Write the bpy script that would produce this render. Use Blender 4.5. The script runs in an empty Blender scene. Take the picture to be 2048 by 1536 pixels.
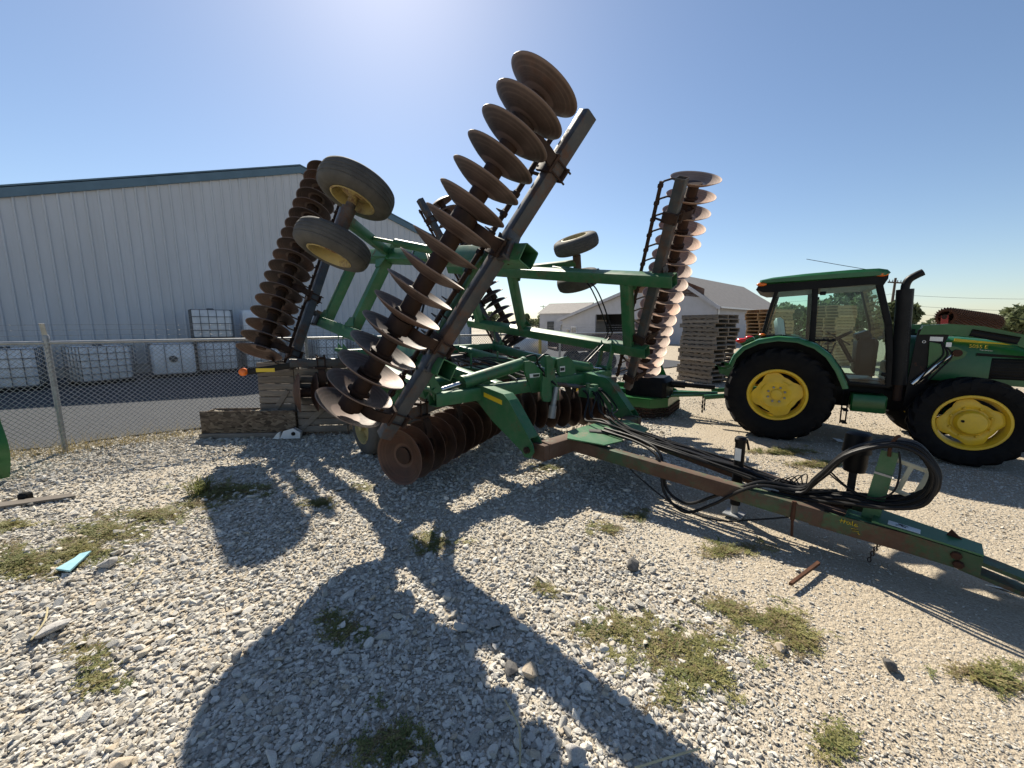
import bpy, bmesh, math, random
import numpy as np
from mathutils import Vector, Matrix
rnd = random.Random(7)
R = math.radians
scene = bpy.context.scene
col = scene.collection

# ------------------------------------------------------------------ camera, sky, sun, exposure
CAM_H = 1.72
cam_d = bpy.data.cameras.new('camera')
cam_d.sensor_width = 36.0
cam_d.lens = 785.0 / 2048.0 * 36.0
cam_d.clip_start = 0.02
cam_d.clip_end = 3000.0
cam = bpy.data.objects.new('camera', cam_d)
col.objects.link(cam)
cam.location = (0, 0, CAM_H)
cam.rotation_euler = (R(90) - math.atan(118 / 785.0), 0, 0)
scene.camera = cam

SUN_AZ, SUN_EL = R(-16.5), R(43.6)
world = bpy.data.worlds.new('World')
scene.world = world
world.use_nodes = True
wn = world.node_tree
wn.nodes.clear()
sky = wn.nodes.new('ShaderNodeTexSky')
sky.sky_type = 'NISHITA'
sky.sun_disc = False
sky.sun_elevation = SUN_EL
sky.sun_rotation = SUN_AZ
sky.altitude = 200
sky.air_density = 1.0
sky.dust_density = 0.42
sky.ozone_density = 2.4
bg = wn.nodes.new('ShaderNodeBackground')
bg.inputs['Strength'].default_value = 0.069
wo = wn.nodes.new('ShaderNodeOutputWorld')
wn.links.new(sky.outputs[0], bg.inputs[0])
wn.links.new(bg.outputs[0], wo.inputs[0])

sun_d = bpy.data.lights.new('sun', 'SUN')
sun_d.energy = 5.0
sun_d.angle = R(0.53)
sun_d.color = (1.0, 0.92, 0.78)
sun = bpy.data.objects.new('sun', sun_d)
col.objects.link(sun)
sdir = Vector((math.sin(SUN_AZ) * math.cos(SUN_EL), math.cos(SUN_AZ) * math.cos(SUN_EL), math.sin(SUN_EL)))
sun.rotation_euler = sdir.to_track_quat('Z', 'Y').to_euler()
sun.location = (0, 0, 30)

vs = scene.view_settings
vs.view_transform = 'Standard'
vs.look = 'None'
vs.exposure = 0.86
vs.gamma = 1.0
scene.cycles.max_bounces = 8
scene.cycles.transparent_max_bounces = 16

# ------------------------------------------------------------------ helpers
def tag(o, label=None, cat=None, group=None, kind=None):
    if label: o['label'] = label
    if cat: o['category'] = cat
    if group: o['group'] = group
    if kind: o['kind'] = kind
    return o

def empty(name, loc=(0, 0, 0), rz=0.0, label=None, cat=None, group=None, rot=None):
    o = bpy.data.objects.new(name, None)
    o.empty_display_size = 0.2
    col.objects.link(o)
    o.location = loc
    o.rotation_euler = rot if rot else (0, 0, rz)
    return tag(o, label, cat, group)

V = Vector

def frame(d, up=(0, 0, 1)):
    d = V(d).normalized()
    u = V(up)
    if abs(d.dot(u.normalized())) > 0.97:
        u = V((1, 0, 0)) if abs(d.x) < 0.9 else V((0, 1, 0))
    s = d.cross(u).normalized()      # side
    u = s.cross(d).normalized()
    return d, s, u

class MB:
    def __init__(self):
        self.v = []; self.f = []; self.sm = []
    def add(self, vs, fs, smooth=True):
        n = len(self.v)
        self.v += [tuple(p) for p in vs]
        self.f += [tuple(i + n for i in q) for q in fs]
        self.sm += [smooth] * len(fs)
        return self
    def loft(self, rings, cap=True, closed=False, smooth=True):
        k = len(rings[0]); vs = [p for r in rings for p in r]; fs = []
        m = len(rings)
        for a in range(m if closed else m - 1):
            b = (a + 1) % m
            for i in range(k):
                j = (i + 1) % k
                fs.append((a * k + i, a * k + j, b * k + j, b * k + i))
        if cap and not closed:
            fs.append(tuple(range(k - 1, -1, -1)))
            fs.append(tuple((m - 1) * k + i for i in range(k)))
        return self.add(vs, fs, smooth)
    def box(self, c, size, rot=None, bev=0.0):
        sx, sy, sz = [s / 2 for s in size]
        rot = rot or Matrix.Identity(3)
        c = V(c)
        b = min(bev, sx * .9, sy * .9, sz * .9)
        if b <= 0:
            vs = [c + rot @ V((x, y, z)) for z in (-sz, sz) for x, y in ((-sx, -sy), (sx, -sy), (sx, sy), (-sx, sy))]
            return self.add(vs, [(3, 2, 1, 0), (4, 5, 6, 7), (0, 1, 5, 4), (1, 2, 6, 5), (2, 3, 7, 6), (3, 0, 4, 7)], False)
        def ring(z, ins):
            x, y = sx - ins, sy - ins
            bb = max(b - ins, 0.0005) if ins else b
            return [c + rot @ V(p) for p in ((-x + bb, -y, z), (x - bb, -y, z), (x, -y + bb, z), (x, y - bb, z), (x - bb, y, z), (-x + bb, y, z), (-x, y - bb, z), (-x, -y + bb, z))]
        return self.loft([ring(-sz, b * .7), ring(-sz + b, 0), ring(sz - b, 0), ring(sz, b * .7)])
    def beam(self, p0, p1, w, h, up=(0, 0, 1), r=0.012, hollow=0.0, ends=(False, False)):
        """rounded rectangular tube from p0 to p1 (w along side, h along up)"""
        p0, p1 = V(p0), V(p1)
        d, s, u = frame(p1 - p0, up)
        def ring(p, w, h, r):
            pts = []
            for cx, cy, a0 in ((1, 1, 0), (-1, 1, 90), (-1, -1, 180), (1, -1, 270)):
                for a in (0, 45, 90):
                    an = R(a0 + a)
                    pts.append(p + s * (cx * (w / 2 - r) + r * math.cos(an)) + u * (cy * (h / 2 - r) + r * math.sin(an)))
            return pts
        rings = [ring(p0, w, h, r), ring(p1, w, h, r)]
        if hollow <= 0:
            return self.loft(rings)
        t = hollow
        L = (p1 - p0).length
        a = ring(p0, w, h, r); b = ring(p1, w, h, r)
        ai = ring(p0, w - 2 * t, h - 2 * t, max(r - t, .004)); bi = ring(p1, w - 2 * t, h - 2 * t, max(r - t, .004))
        dep = min(.5, L * .45)
        self.loft([a, b], cap=False)
        if ends[0]:
            self.loft([a, ai], cap=False); k = ring(p0 + d * dep, w - 2 * t, h - 2 * t, max(r - t, .004))
            self.loft([ai, k], cap=False); self.add(k, [tuple(range(12))])
        else:
            self.add(a, [tuple(range(11, -1, -1))])
        if ends[1]:
            self.loft([b, bi], cap=False); k = ring(p1 - d * dep, w - 2 * t, h - 2 * t, max(r - t, .004))
            self.loft([bi, k], cap=False); self.add(k, [tuple(range(12))])
        else:
            self.add(b, [tuple(range(12))])
        return self
    def cyl(self, p0, p1, r0, r1=None, n=16, cap=True, up=(0, 0, 1)):
        r1 = r0 if r1 is None else r1
        p0, p1 = V(p0), V(p1)
        d, s, u = frame(p1 - p0, up)
        rg = lambda p, r: [p + (s * math.cos(2 * math.pi * i / n) + u * math.sin(2 * math.pi * i / n)) * r for i in range(n)]
        return self.loft([rg(p0, r0), rg(p1, r1)], cap)
    def lathe(self, prof, p0, axis, n=32, closed=False):
        """prof: list of (t along axis, radius)"""
        p0 = V(p0); d, s, u = frame(axis)
        rings = [[p0 + d * t + (s * math.cos(2 * math.pi * i / n) + u * math.sin(2 * math.pi * i / n)) * max(r, 1e-4) for i in range(n)] for t, r in prof]
        return self.loft(rings, cap=False, closed=closed)
    def tube(self, pts, r, n=8, closed=False, cap=True):
        pts = [V(p) for p in pts]; m = len(pts); rings = []
        rr = r if isinstance(r, (list, tuple)) else [r] * m
        prev = None
        for i, p in enumerate(pts):
            if closed: d = pts[(i + 1) % m] - pts[i - 1]
            else: d = pts[min(i + 1, m - 1)] - pts[max(i - 1, 0)]
            d.normalize()
            if prev is None:
                d, s, u = frame(d)
            else:
                s = prev - d * prev.dot(d)
                s = s.normalized() if s.length > 1e-5 else frame(d)[1]
                u = s.cross(d).normalized()
            prev = s
            rings.append([p + (s * math.cos(2 * math.pi * k / n) + u * math.sin(2 * math.pi * k / n)) * rr[i] for k in range(n)])
        return self.loft(rings, cap, closed)
    def prism(self, poly, ext, bev=0.0):
        """poly: list of 3D points (planar), extruded by vector ext"""
        poly = [V(p) for p in poly]; e = V(ext); k = len(poly)
        a = [p for p in poly]; b = [p + e for p in poly]
        vs = a + b
        fs = [tuple(range(k - 1, -1, -1)), tuple(range(k, 2 * k))]
        for i in range(k):
            j = (i + 1) % k
            fs.append((i, j, k + j, k + i))
        return self.add(vs, fs, False)
    def sphere(self, c, r, n=12, m=8, sc=(1, 1, 1)):
        c = V(c)
        prof = []
        rings = []
        for a in range(m + 1):
            ph = math.pi * a / m
            rr = max(math.sin(ph), 1e-3)
            rings.append([c + V((sc[0] * r * rr * math.cos(2 * math.pi * i / n), sc[1] * r * rr * math.sin(2 * math.pi * i / n), -sc[2] * r * math.cos(ph))) for i in range(n)])
        return self.loft(rings, cap=True)
    def mesh(self, name, mat):
        me = bpy.data.meshes.new(name)
        me.from_pydata(self.v, [], self.f)
        bm = bmesh.new(); bm.from_mesh(me)
        bmesh.ops.recalc_face_normals(bm, faces=bm.faces)
        bm.to_mesh(me); bm.free()
        me.polygons.foreach_set('use_smooth', [True] * len(me.polygons))
        me.set_sharp_from_angle(angle=R(38))
        if mat: me.materials.append(mat)
        return me
    def build(self, name, mat, parent=None):
        return link(name, self.mesh(name, mat), parent)

def link(name, me, parent=None, loc=None, rot=None, scale=None):
    o = bpy.data.objects.new(name, me)
    col.objects.link(o)
    if parent: o.parent = parent
    if loc is not None: o.location = loc
    if rot is not None: o.rotation_euler = rot
    if scale is not None: o.scale = scale
    return o

def spline(pts, n=6):
    """Catmull-Rom through pts"""
    P = [V(p) for p in pts]; out = []
    for i in range(len(P) - 1):
        p0 = P[max(i - 1, 0)]; p1 = P[i]; p2 = P[i + 1]; p3 = P[min(i + 2, len(P) - 1)]
        for k in range(n):
            t = k / n
            out.append(0.5 * ((2 * p1) + (p2 - p0) * t + (2 * p0 - 5 * p1 + 4 * p2 - p3) * t * t + (3 * p1 - p0 - 3 * p2 + p3) * t ** 3))
    out.append(P[-1])
    return out

# ------------------------------------------------------------------ materials
MATS = {}
def nodes_of(name):
    m = bpy.data.materials.new(name); m.use_nodes = True
    nt = m.node_tree
    b = nt.nodes['Principled BSDF']
    return m, nt, b

def N(nt, t, **kw):
    n = nt.nodes.new(t)
    for k, v in kw.items():
        if k.startswith('i_'): n.inputs[k[2:].replace('_', ' ')].default_value = v
        else: setattr(n, k, v)
    return n

def noise(nt, vec, scale, detail=5, rough=.6, dist=0.0):
    n = N(nt, 'ShaderNodeTexNoise')
    n.inputs['Scale'].default_value = scale; n.inputs['Detail'].default_value = detail
    n.inputs['Roughness'].default_value = rough; n.inputs['Distortion'].default_value = dist
    if vec: nt.links.new(vec, n.inputs['Vector'])
    return n.outputs['Fac']

def ramp(nt, fac, stops):
    r = N(nt, 'ShaderNodeValToRGB')
    e = r.color_ramp.elements
    while len(e) < len(stops): e.new(0.5)
    for el, (p, c) in zip(e, stops):
        el.position = p; el.color = (c, c, c, 1) if isinstance(c, (int, float)) else (*c, 1)
    nt.links.new(fac, r.inputs['Fac'])
    return r.outputs['Color']

def mix(nt, fac, a, b, mode='MIX'):
    m = N(nt, 'ShaderNodeMix', data_type='RGBA', blend_type=mode)
    for s, v in ((0, fac), (6, a), (7, b)):
        if isinstance(v, (int, float)): m.inputs[s].default_value = v
        elif isinstance(v, tuple): m.inputs[s].default_value = (*v, 1)
        else: nt.links.new(v, m.inputs[s])
    return m.outputs[2]

def bump(nt, b, h, strength=.3, dist=.01):
    n = N(nt, 'ShaderNodeBump')
    n.inputs['Strength'].default_value = strength; n.inputs['Distance'].default_value = dist
    nt.links.new(h, n.inputs['Height']); nt.links.new(n.outputs[0], b.inputs['Normal'])

def coord(nt, which='Object'):
    return N(nt, 'ShaderNodeTexCoord').outputs[which]

def geo_pos(nt):
    return N(nt, 'ShaderNodeNewGeometry').outputs['Position']

def simple(name, c, rough=.5, metal=0.0, var=.25, scale=8.0, bmp=0.0, c2=None, spec=.5, world=False):
    m, nt, b = nodes_of(name)
    co = geo_pos(nt) if world else coord(nt)
    f = noise(nt, co, scale, 6, .65)
    c2 = c2 or tuple(x * (1 - var) for x in c)
    ccol = mix(nt, ramp(nt, f, [(.35, 0), (.68, 1)]), tuple(c), tuple(c2))
    nt.links.new(ccol, b.inputs['Base Color'])
    f2 = noise(nt, co, scale * 3, 4)
    rr = N(nt, 'ShaderNodeMapRange'); rr.inputs[3].default_value = max(rough - .12, .05); rr.inputs[4].default_value = min(rough + .12, 1)
    nt.links.new(f2, rr.inputs[0]); nt.links.new(rr.outputs[0], b.inputs['Roughness'])
    b.inputs['Metallic'].default_value = metal
    b.inputs['Specular IOR Level'].default_value = spec
    if bmp: bump(nt, b, noise(nt, co, scale * 6, 6, .7), bmp, .004)
    MATS[name] = m
    return m

def paint(name, c, rust=.2, dust=.25, rough=.42, spec=.5, rustc=(.085, .032, .015), dustc=(.22, .19, .15), scale=3.0, fade=None):
    """old paint: chips of rust, thin dust lying on it"""
    m, nt, b = nodes_of(name)
    co = geo_pos(nt)
    big = noise(nt, co, scale, 8, .7, .3)
    fine = noise(nt, co, scale * 14, 6, .7)
    base = mix(nt, ramp(nt, noise(nt, co, scale * .7, 4), [(.35, 0), (.7, 1)]), tuple(c), fade or tuple(min(1, x * 1.35 + .008) for x in c))
    mm = N(nt, 'ShaderNodeMath', operation='MULTIPLY_ADD')
    nt.links.new(fine, mm.inputs[0]); mm.inputs[1].default_value = .35; nt.links.new(big, mm.inputs[2])
    th = .88 - rust * .62
    mask = ramp(nt, mm.outputs[0], [(max(th - .05, 0), 0), (min(th + .09, 1), 1)])
    rcol = mix(nt, fine, tuple(rustc), tuple(x * 2.1 for x in rustc))
    c1 = mix(nt, mask, base, rcol)
    dm = N(nt, 'ShaderNodeMath', operation='MULTIPLY')
    nt.links.new(ramp(nt, noise(nt, co, scale * 2.3, 7, .75), [(.42, 0), (.8, 1)]), dm.inputs[0]); dm.inputs[1].default_value = dust
    c2 = mix(nt, dm.outputs[0], c1, tuple(dustc))
    nt.links.new(c2, b.inputs['Base Color'])
    rr = N(nt, 'ShaderNodeMapRange'); rr.inputs[3].default_value = rough; rr.inputs[4].default_value = .85
    ad = N(nt, 'ShaderNodeMath', operation='MAXIMUM'); nt.links.new(mask, ad.inputs[0]); nt.links.new(dm.outputs[0], ad.inputs[1])
    nt.links.new(ad.outputs[0], rr.inputs[0]); nt.links.new(rr.outputs[0], b.inputs['Roughness'])
    b.inputs['Specular IOR Level'].default_value = spec
    bump(nt, b, mm.outputs[0], .12, .004)
    MATS[name] = m
    return m

paint('green', (.015, .102, .036), rust=.12, dust=.3)
paint('green_rust', (.016, .06, .020), rust=.50, dust=.25, rough=.55, scale=2.2, rustc=(.05, .026, .015))
paint('green_worn', (.016, .062, .020), rust=.40, dust=.25, rough=.55, scale=2.6, rustc=(.055, .028, .015))
paint('green_new', (.004, .085, .016), rust=0.0, dust=.12, rough=.28)
paint('gang_steel', (.024, .029, .036), rust=.26, dust=.22, rough=.45, rustc=(.05, .026, .017))
paint('yellow', (.62, .40, .015), rust=.0, dust=.25, rough=.38)
paint('yellow_old', (.33, .265, .10), rust=.25, dust=.8, rough=.6, dustc=(.26, .235, .17))
paint('black_metal', (.004, .004, .005), rust=.04, dust=.04, rough=.42, spec=.16)
paint('red_paint', (.28, .025, .02), rust=.1, dust=.3, rough=.5)
simple('rust', (.088, .036, .018), .8, .1, c2=(.036, .016, .010), scale=9, bmp=.3, spec=.3)
simple('rust_dark', (.05, .024, .015), .7, .2, c2=(.022, .013, .010), scale=7, bmp=.3, spec=.35)
simple('rubber', (.005, .005, .006), .75, c2=(.010, .0095, .009), scale=5, bmp=.15, spec=.14)
simple('rubber_dusty', (.055, .054, .053), .85, c2=(.10, .096, .088), scale=4, bmp=.2, spec=.3)
simple('hose', (.005, .005, .006), .5, c2=(.013, .012, .012), scale=10, spec=.25)
simple('galv', (.34, .35, .36), .5, .6, c2=(.24, .25, .26), scale=9)
simple('cage_grey', (.16, .165, .17), .5, .5, scale=9)
simple('chrome', (.6, .6, .6), .2, 1.0, scale=10)
simple('black_plastic', (.005, .005, .006), .45, c2=(.010, .010, .010), scale=6, spec=.14)
simple('grey_plastic', (.05, .055, .06), .5, scale=6)
simple('white_plastic', (.78, .79, .80), .45, c2=(.62, .63, .64), scale=4)
simple('pale_plate', (.62, .60, .47), .6, c2=(.50, .48, .36), scale=8)
simple('amber', (.85, .17, .01), .25, var=.2, spec=.6)
simple('red_lens', (.65, .02, .015), .2, var=.2, spec=.6)
simple('sticker_yellow', (.72, .50, .02), .4, var=.12)
simple('sticker_white', (.75, .75, .73), .4, var=.1)
simple('ink', (.02, .02, .022), .5, var=.1)
simple('blue_scrap', (.30, .52, .58), .6, c2=(.18, .38, .45), scale=12)
simple('clear_wire', (.05, .05, .055), .6)

def wood(name, c1, c2, axis='X', scale=1.0):
    m, nt, b = nodes_of(name)
    co = coord(nt)
    mp = N(nt, 'ShaderNodeMapping')
    sc = {'X': (1.2, 14, 14), 'Y': (14, 1.2, 14), 'Z': (14, 14, 1.2)}[axis]
    mp.inputs['Scale'].default_value = tuple(s * scale for s in sc)
    nt.links.new(co, mp.inputs[0])
    oi = N(nt, 'ShaderNodeObjectInfo')
    f = noise(nt, mp.outputs[0], 2.2, 8, .7, .4)
    f2 = noise(nt, co, 2.0, 3)
    c = mix(nt, ramp(nt, f, [(.3, 0), (.72, 1)]), c1, c2)
    hv = N(nt, 'ShaderNodeHueSaturation'); hv.inputs['Hue'].default_value = .5; hv.inputs['Saturation'].default_value = 1
    mr = N(nt, 'ShaderNodeMapRange'); mr.inputs[3].default_value = .7; mr.inputs[4].default_value = 1.25
    nt.links.new(oi.outputs['Random'], mr.inputs[0]); nt.links.new(mr.outputs[0], hv.inputs['Value']); nt.links.new(c, hv.inputs['Color'])
    cc = mix(nt, ramp(nt, f2, [(.45, 0), (.75, 1)]), hv.outputs[0], tuple(x * .6 for x in c1))
    nt.links.new(cc, b.inputs['Base Color'])
    b.inputs['Roughness'].default_value = .85; b.inputs['Specular IOR Level'].default_value = .25
    bump(nt, b, f, .5, .006)
    MATS[name] = m
wood('wood_grey', (.25, .22, .19), (.13, .11, .09))
wood('wood_grey_z', (.17, .15, .13), (.09, .078, .068), 'Z')
wood('wood_brown', (.42, .27, .14), (.26, .155, .08))
wood('straw', (.55, .48, .30), (.38, .31, .18))

def m_osb():
    m, nt, b = nodes_of('osb')
    co = coord(nt)
    v = N(nt, 'ShaderNodeTexVoronoi', feature='F1'); v.inputs['Scale'].default_value = 26; v.inputs['Randomness'].default_value = 1
    mp = N(nt, 'ShaderNodeMapping'); mp.inputs['Scale'].default_value = (.6, 1, 1.5)
    ns = N(nt, 'ShaderNodeTexNoise'); ns.inputs['Scale'].default_value = 5; ns.inputs['Detail'].default_value = 2
    nt.links.new(co, ns.inputs[0])
    va = N(nt, 'ShaderNodeVectorMath', operation='MULTIPLY_ADD'); va.inputs[1].default_value = (.12, .12, .12)
    nt.links.new(ns.outputs['Color'], va.inputs[0]); nt.links.new(co, va.inputs[2]); nt.links.new(va.outputs[0], mp.inputs[0]); nt.links.new(mp.outputs[0], v.inputs['Vector'])
    c = ramp(nt, v.outputs['Color'], [(.1, (.05, .038, .028)), (.5, (.12, .09, .065)), (.9, (.22, .175, .125))])
    nt.links.new(c, b.inputs['Base Color']); b.inputs['Roughness'].default_value = .9; b.inputs['Specular IOR Level'].default_value = .2
    bump(nt, b, v.outputs['Distance'], .3, .004)
    MATS['osb'] = m
m_osb()

def m_blade(name, c1, c2, c3):
    """disc blade: brown steel, concentric wear, smoother hub area"""
    m, nt, b = nodes_of(name)
    co = coord(nt)
    sep = N(nt, 'ShaderNodeSeparateXYZ'); nt.links.new(co, sep.inputs[0])
    cb = N(nt, 'ShaderNodeCombineXYZ'); nt.links.new(sep.outputs[0], cb.inputs[0]); nt.links.new(sep.outputs[1], cb.inputs[1])
    ln = N(nt, 'ShaderNodeVectorMath', operation='LENGTH'); nt.links.new(cb.outputs[0], ln.inputs[0])
    oi = N(nt, 'ShaderNodeObjectInfo')
    ad = N(nt, 'ShaderNodeVectorMath', operation='ADD'); nt.links.new(co, ad.inputs[0]); nt.links.new(oi.outputs['Location'], ad.inputs[1])
    nz = noise(nt, ad.outputs[0], 5.5, 7, .7)
    rg = N(nt, 'ShaderNodeTexNoise', noise_dimensions='1D'); rg.inputs['Scale'].default_value = 60; nt.links.new(ln.outputs['Value'], rg.inputs['W'])
    c = mix(nt, ramp(nt, nz, [(.35, 0), (.7, 1)]), c1, c2)
    c = mix(nt, ramp(nt, rg.outputs[0], [(.45, 0), (.75, .45)]), c, c3)
    hv = N(nt, 'ShaderNodeHueSaturation'); mrv = N(nt, 'ShaderNodeMapRange'); mrv.inputs[3].default_value = .72; mrv.inputs[4].default_value = 1.32
    nt.links.new(oi.outputs['Random'], mrv.inputs[0]); nt.links.new(mrv.outputs[0], hv.inputs['Value']); nt.links.new(c, hv.inputs['Color'])
    rm = N(nt, 'ShaderNodeMath', operation='MULTIPLY'); nt.links.new(ramp(nt, oi.outputs['Random'], [(.55, 0), (1, 1)]), rm.inputs[0]); nt.links.new(ramp(nt, noise(nt, ad.outputs[0], 3.0, 6, .75), [(.45, 0), (.62, .8)]), rm.inputs[1])
    c = mix(nt, rm.outputs[0], hv.outputs[0], tuple(min(1, x * y) for x, y in zip(c3, (1.15, .72, .45))))
    edge = ramp(nt, ln.outputs['Value'], [(.278, 0), (.292, .6)])
    c = mix(nt, edge, c, tuple(min(1, x * 1.5 + .02) for x in c3))
    hub = ramp(nt, ln.outputs['Value'], [(.125, 1), (.14, 0)])
    c = mix(nt, hub, c, tuple(min(1, x * 1.25 + .01) for x in c3))
    nt.links.new(c, b.inputs['Base Color'])
    b.inputs['Metallic'].default_value = .25
    rr = N(nt, 'ShaderNodeMapRange'); rr.inputs[3].default_value = .42; rr.inputs[4].default_value = .75
    nt.links.new(nz, rr.inputs[0]); nt.links.new(rr.outputs[0], b.inputs['Roughness'])
    bump(nt, b, nz, .15, .004)
    MATS[name] = m
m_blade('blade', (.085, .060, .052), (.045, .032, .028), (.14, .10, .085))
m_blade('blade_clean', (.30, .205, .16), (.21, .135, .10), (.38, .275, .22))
m_blade('blade_rust', (.062, .027, .016), (.030, .015, .010), (.085, .042, .025))

def m_glass(name, tint, mixf=.12):
    m = bpy.data.materials.new(name); m.use_nodes = True
    nt = m.node_tree; nt.nodes.clear()
    out = N(nt, 'ShaderNodeOutputMaterial')
    tr = N(nt, 'ShaderNodeBsdfTransparent'); tr.inputs[0].default_value = (*tint, 1)
    gl = N(nt, 'ShaderNodeBsdfGlossy'); gl.inputs['Roughness'].default_value = .02
    lw = N(nt, 'ShaderNodeLayerWeight')
    pw = N(nt, 'ShaderNodeMath', operation='POWER'); pw.inputs[1].default_value = 4.0
    nt.links.new(lw.outputs['Facing'], pw.inputs[0])
    mr = N(nt, 'ShaderNodeMath', operation='MULTIPLY_ADD'); mr.inputs[1].default_value = .8; mr.inputs[2].default_value = mixf
    nt.links.new(pw.outputs[0], mr.inputs[0])
    mx = N(nt, 'ShaderNodeMixShader')
    nt.links.new(mr.outputs[0], mx.inputs[0]); nt.links.new(tr.outputs[0], mx.inputs[1]); nt.links.new(gl.outputs[0], mx.inputs[2]); nt.links.new(mx.outputs[0], out.inputs[0])
    MATS[name] = m
m_glass('glass', (.74, .92, .87), .04)
m_glass('glass_dark', (.05, .06, .07), .3)

def m_ground():
    m, nt, b = nodes_of('ground_gravel')
    co = geo_pos(nt)
    v1 = N(nt, 'ShaderNodeTexVoronoi', feature='F1'); v1.inputs['Scale'].default_value = 42
    v2 = N(nt, 'ShaderNodeTexVoronoi', feature='F1'); v2.inputs['Scale'].default_value = 130
    for v in (v1, v2): nt.links.new(co, v.inputs['Vector'])
    big = noise(nt, co, .55, 6, .65)
    med = noise(nt, co, 2.6, 6, .7)
    stone = ramp(nt, v1.outputs['Color'], [(.1, (.27, .24, .20)), (.45, (.42, .385, .32)), (.8, (.56, .52, .45))])
    fine = ramp(nt, v2.outputs['Color'], [(.1, (.24, .20, .15)), (.5, (.41, .355, .275)), (.9, (.55, .495, .405))])
    c = mix(nt, ramp(nt, big, [(.4, 0), (.6, 1)]), fine, stone)
    dirt = mix(nt, med, (.26, .21, .15), (.42, .355, .265))
    sx = N(nt, 'ShaderNodeSeparateXYZ'); nt.links.new(co, sx.inputs[0])
    l1 = N(nt, 'ShaderNodeMath', operation='MULTIPLY_ADD'); l1.inputs[1].default_value = -.36; nt.links.new(sx.outputs[1], l1.inputs[0]); nt.links.new(sx.outputs[0], l1.inputs[2])
    l2 = N(nt, 'ShaderNodeMath', operation='MULTIPLY_ADD'); l2.inputs[1].default_value = 2.2; nt.links.new(big, l2.inputs[0]); nt.links.new(l1.outputs[0], l2.inputs[2])
    tanm = N(nt, 'ShaderNodeMapRange'); tanm.inputs[1].default_value = 1.1; tanm.inputs[2].default_value = 2.1; tanm.inputs[4].default_value = .95
    nt.links.new(l2.outputs[0], tanm.inputs[0])
    c = mix(nt, tanm.outputs[0], c, mix(nt, .55, fine, dirt))
    c = mix(nt, ramp(nt, med, [(.52, 0), (.78, .6)]), c, dirt)
    nt.links.new(c, b.inputs['Base Color']); b.inputs['Roughness'].default_value = .95; b.inputs['Specular IOR Level'].default_value = .15
    ad = N(nt, 'ShaderNodeMath', operation='MULTIPLY_ADD'); nt.links.new(v2.outputs['Distance'], ad.inputs[0]); ad.inputs[1].default_value = .45; nt.links.new(v1.outputs['Distance'], ad.inputs[2])
    n = N(nt, 'ShaderNodeBump', invert=True); n.inputs['Strength'].default_value = .8; n.inputs['Distance'].default_value = .012
    nt.links.new(ad.outputs[0], n.inputs['Height']); nt.links.new(n.outputs[0], b.inputs['Normal'])
    MATS['ground'] = m
m_ground()

def m_stone():
    m, nt, b = nodes_of('gravel_stone')
    oi = N(nt, 'ShaderNodeObjectInfo')
    co = coord(nt)
    c = ramp(nt, oi.outputs['Random'], [(0, (.22, .21, .19)), (.10, (.40, .38, .34)), (.30, (.58, .55, .49)), (.58, (.72, .685, .615)), (.78, (.56, .52, .445)), (.90, (.50, .415, .30)), (1, (.22, .215, .205))])
    f = noise(nt, co, 2.5, 5, .7)
    c2 = mix(nt, ramp(nt, f, [(.35, 0), (.7, .5)]), c, (.50, .46, .385))
    nt.links.new(c2, b.inputs['Base Color']); b.inputs['Roughness'].default_value = .9; b.inputs['Specular IOR Level'].default_value = .2
    bump(nt, b, noise(nt, co, 7, 5, .7), .4, .05)
    MATS['stone'] = m
m_stone()
simple('drive', (.072, .076, .083), .95, c2=(.046, .049, .055), scale=16, bmp=1.0, spec=.15, world=True)  # dark tone holds the shade on the gravel behind the fence
simple('rock_grey', (.50, .48, .45), .9, c2=(.27, .26, .25), scale=9, bmp=.6, spec=.2)
simple('rock_tan', (.52, .45, .36), .9, c2=(.34, .27, .19), scale=9, bmp=.6, spec=.2)
simple('rock_dark', (.13, .125, .12), .9, c2=(.08, .077, .075), scale=9, bmp=.6, spec=.2)

def m_leaf(name, c1, c2, trans=.35):
    m, nt, b = nodes_of(name)
    oi = N(nt, 'ShaderNodeObjectInfo')
    co = geo_pos(nt)
    f = noise(nt, co, 3.5, 4)
    mm = N(nt, 'ShaderNodeMath', operation='MULTIPLY_ADD'); nt.links.new(oi.outputs['Random'], mm.inputs[0]); mm.inputs[1].default_value = .5
    nt.links.new(f, mm.inputs[2])
    c = mix(nt, ramp(nt, mm.outputs[0], [(.45, 0), (1, 1)]), c1, c2)
    nt.links.new(c, b.inputs['Base Color']); b.inputs['Roughness'].default_value = .65; b.inputs['Specular IOR Level'].default_value = .3
    tl = N(nt, 'ShaderNodeBsdfTranslucent'); nt.links.new(c, tl.inputs[0])
    mx = N(nt, 'ShaderNodeMixShader'); mx.inputs[0].default_value = trans
    out = nt.nodes['Material Output']
    nt.links.new(b.outputs[0], mx.inputs[1]); nt.links.new(tl.outputs[0], mx.inputs[2]); nt.links.new(mx.outputs[0], out.inputs[0])
    MATS[name] = m
m_leaf('leaf', (.075, .105, .05), (.13, .15, .07))
m_leaf('leaf_weed', (.13, .155, .05), (.30, .27, .10))
m_leaf('leaf_dry', (.30, .25, .12), (.20, .15, .08))
simple('bark', (.10, .075, .055), .9, c2=(.05, .04, .03), scale=6, bmp=.5)

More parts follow.
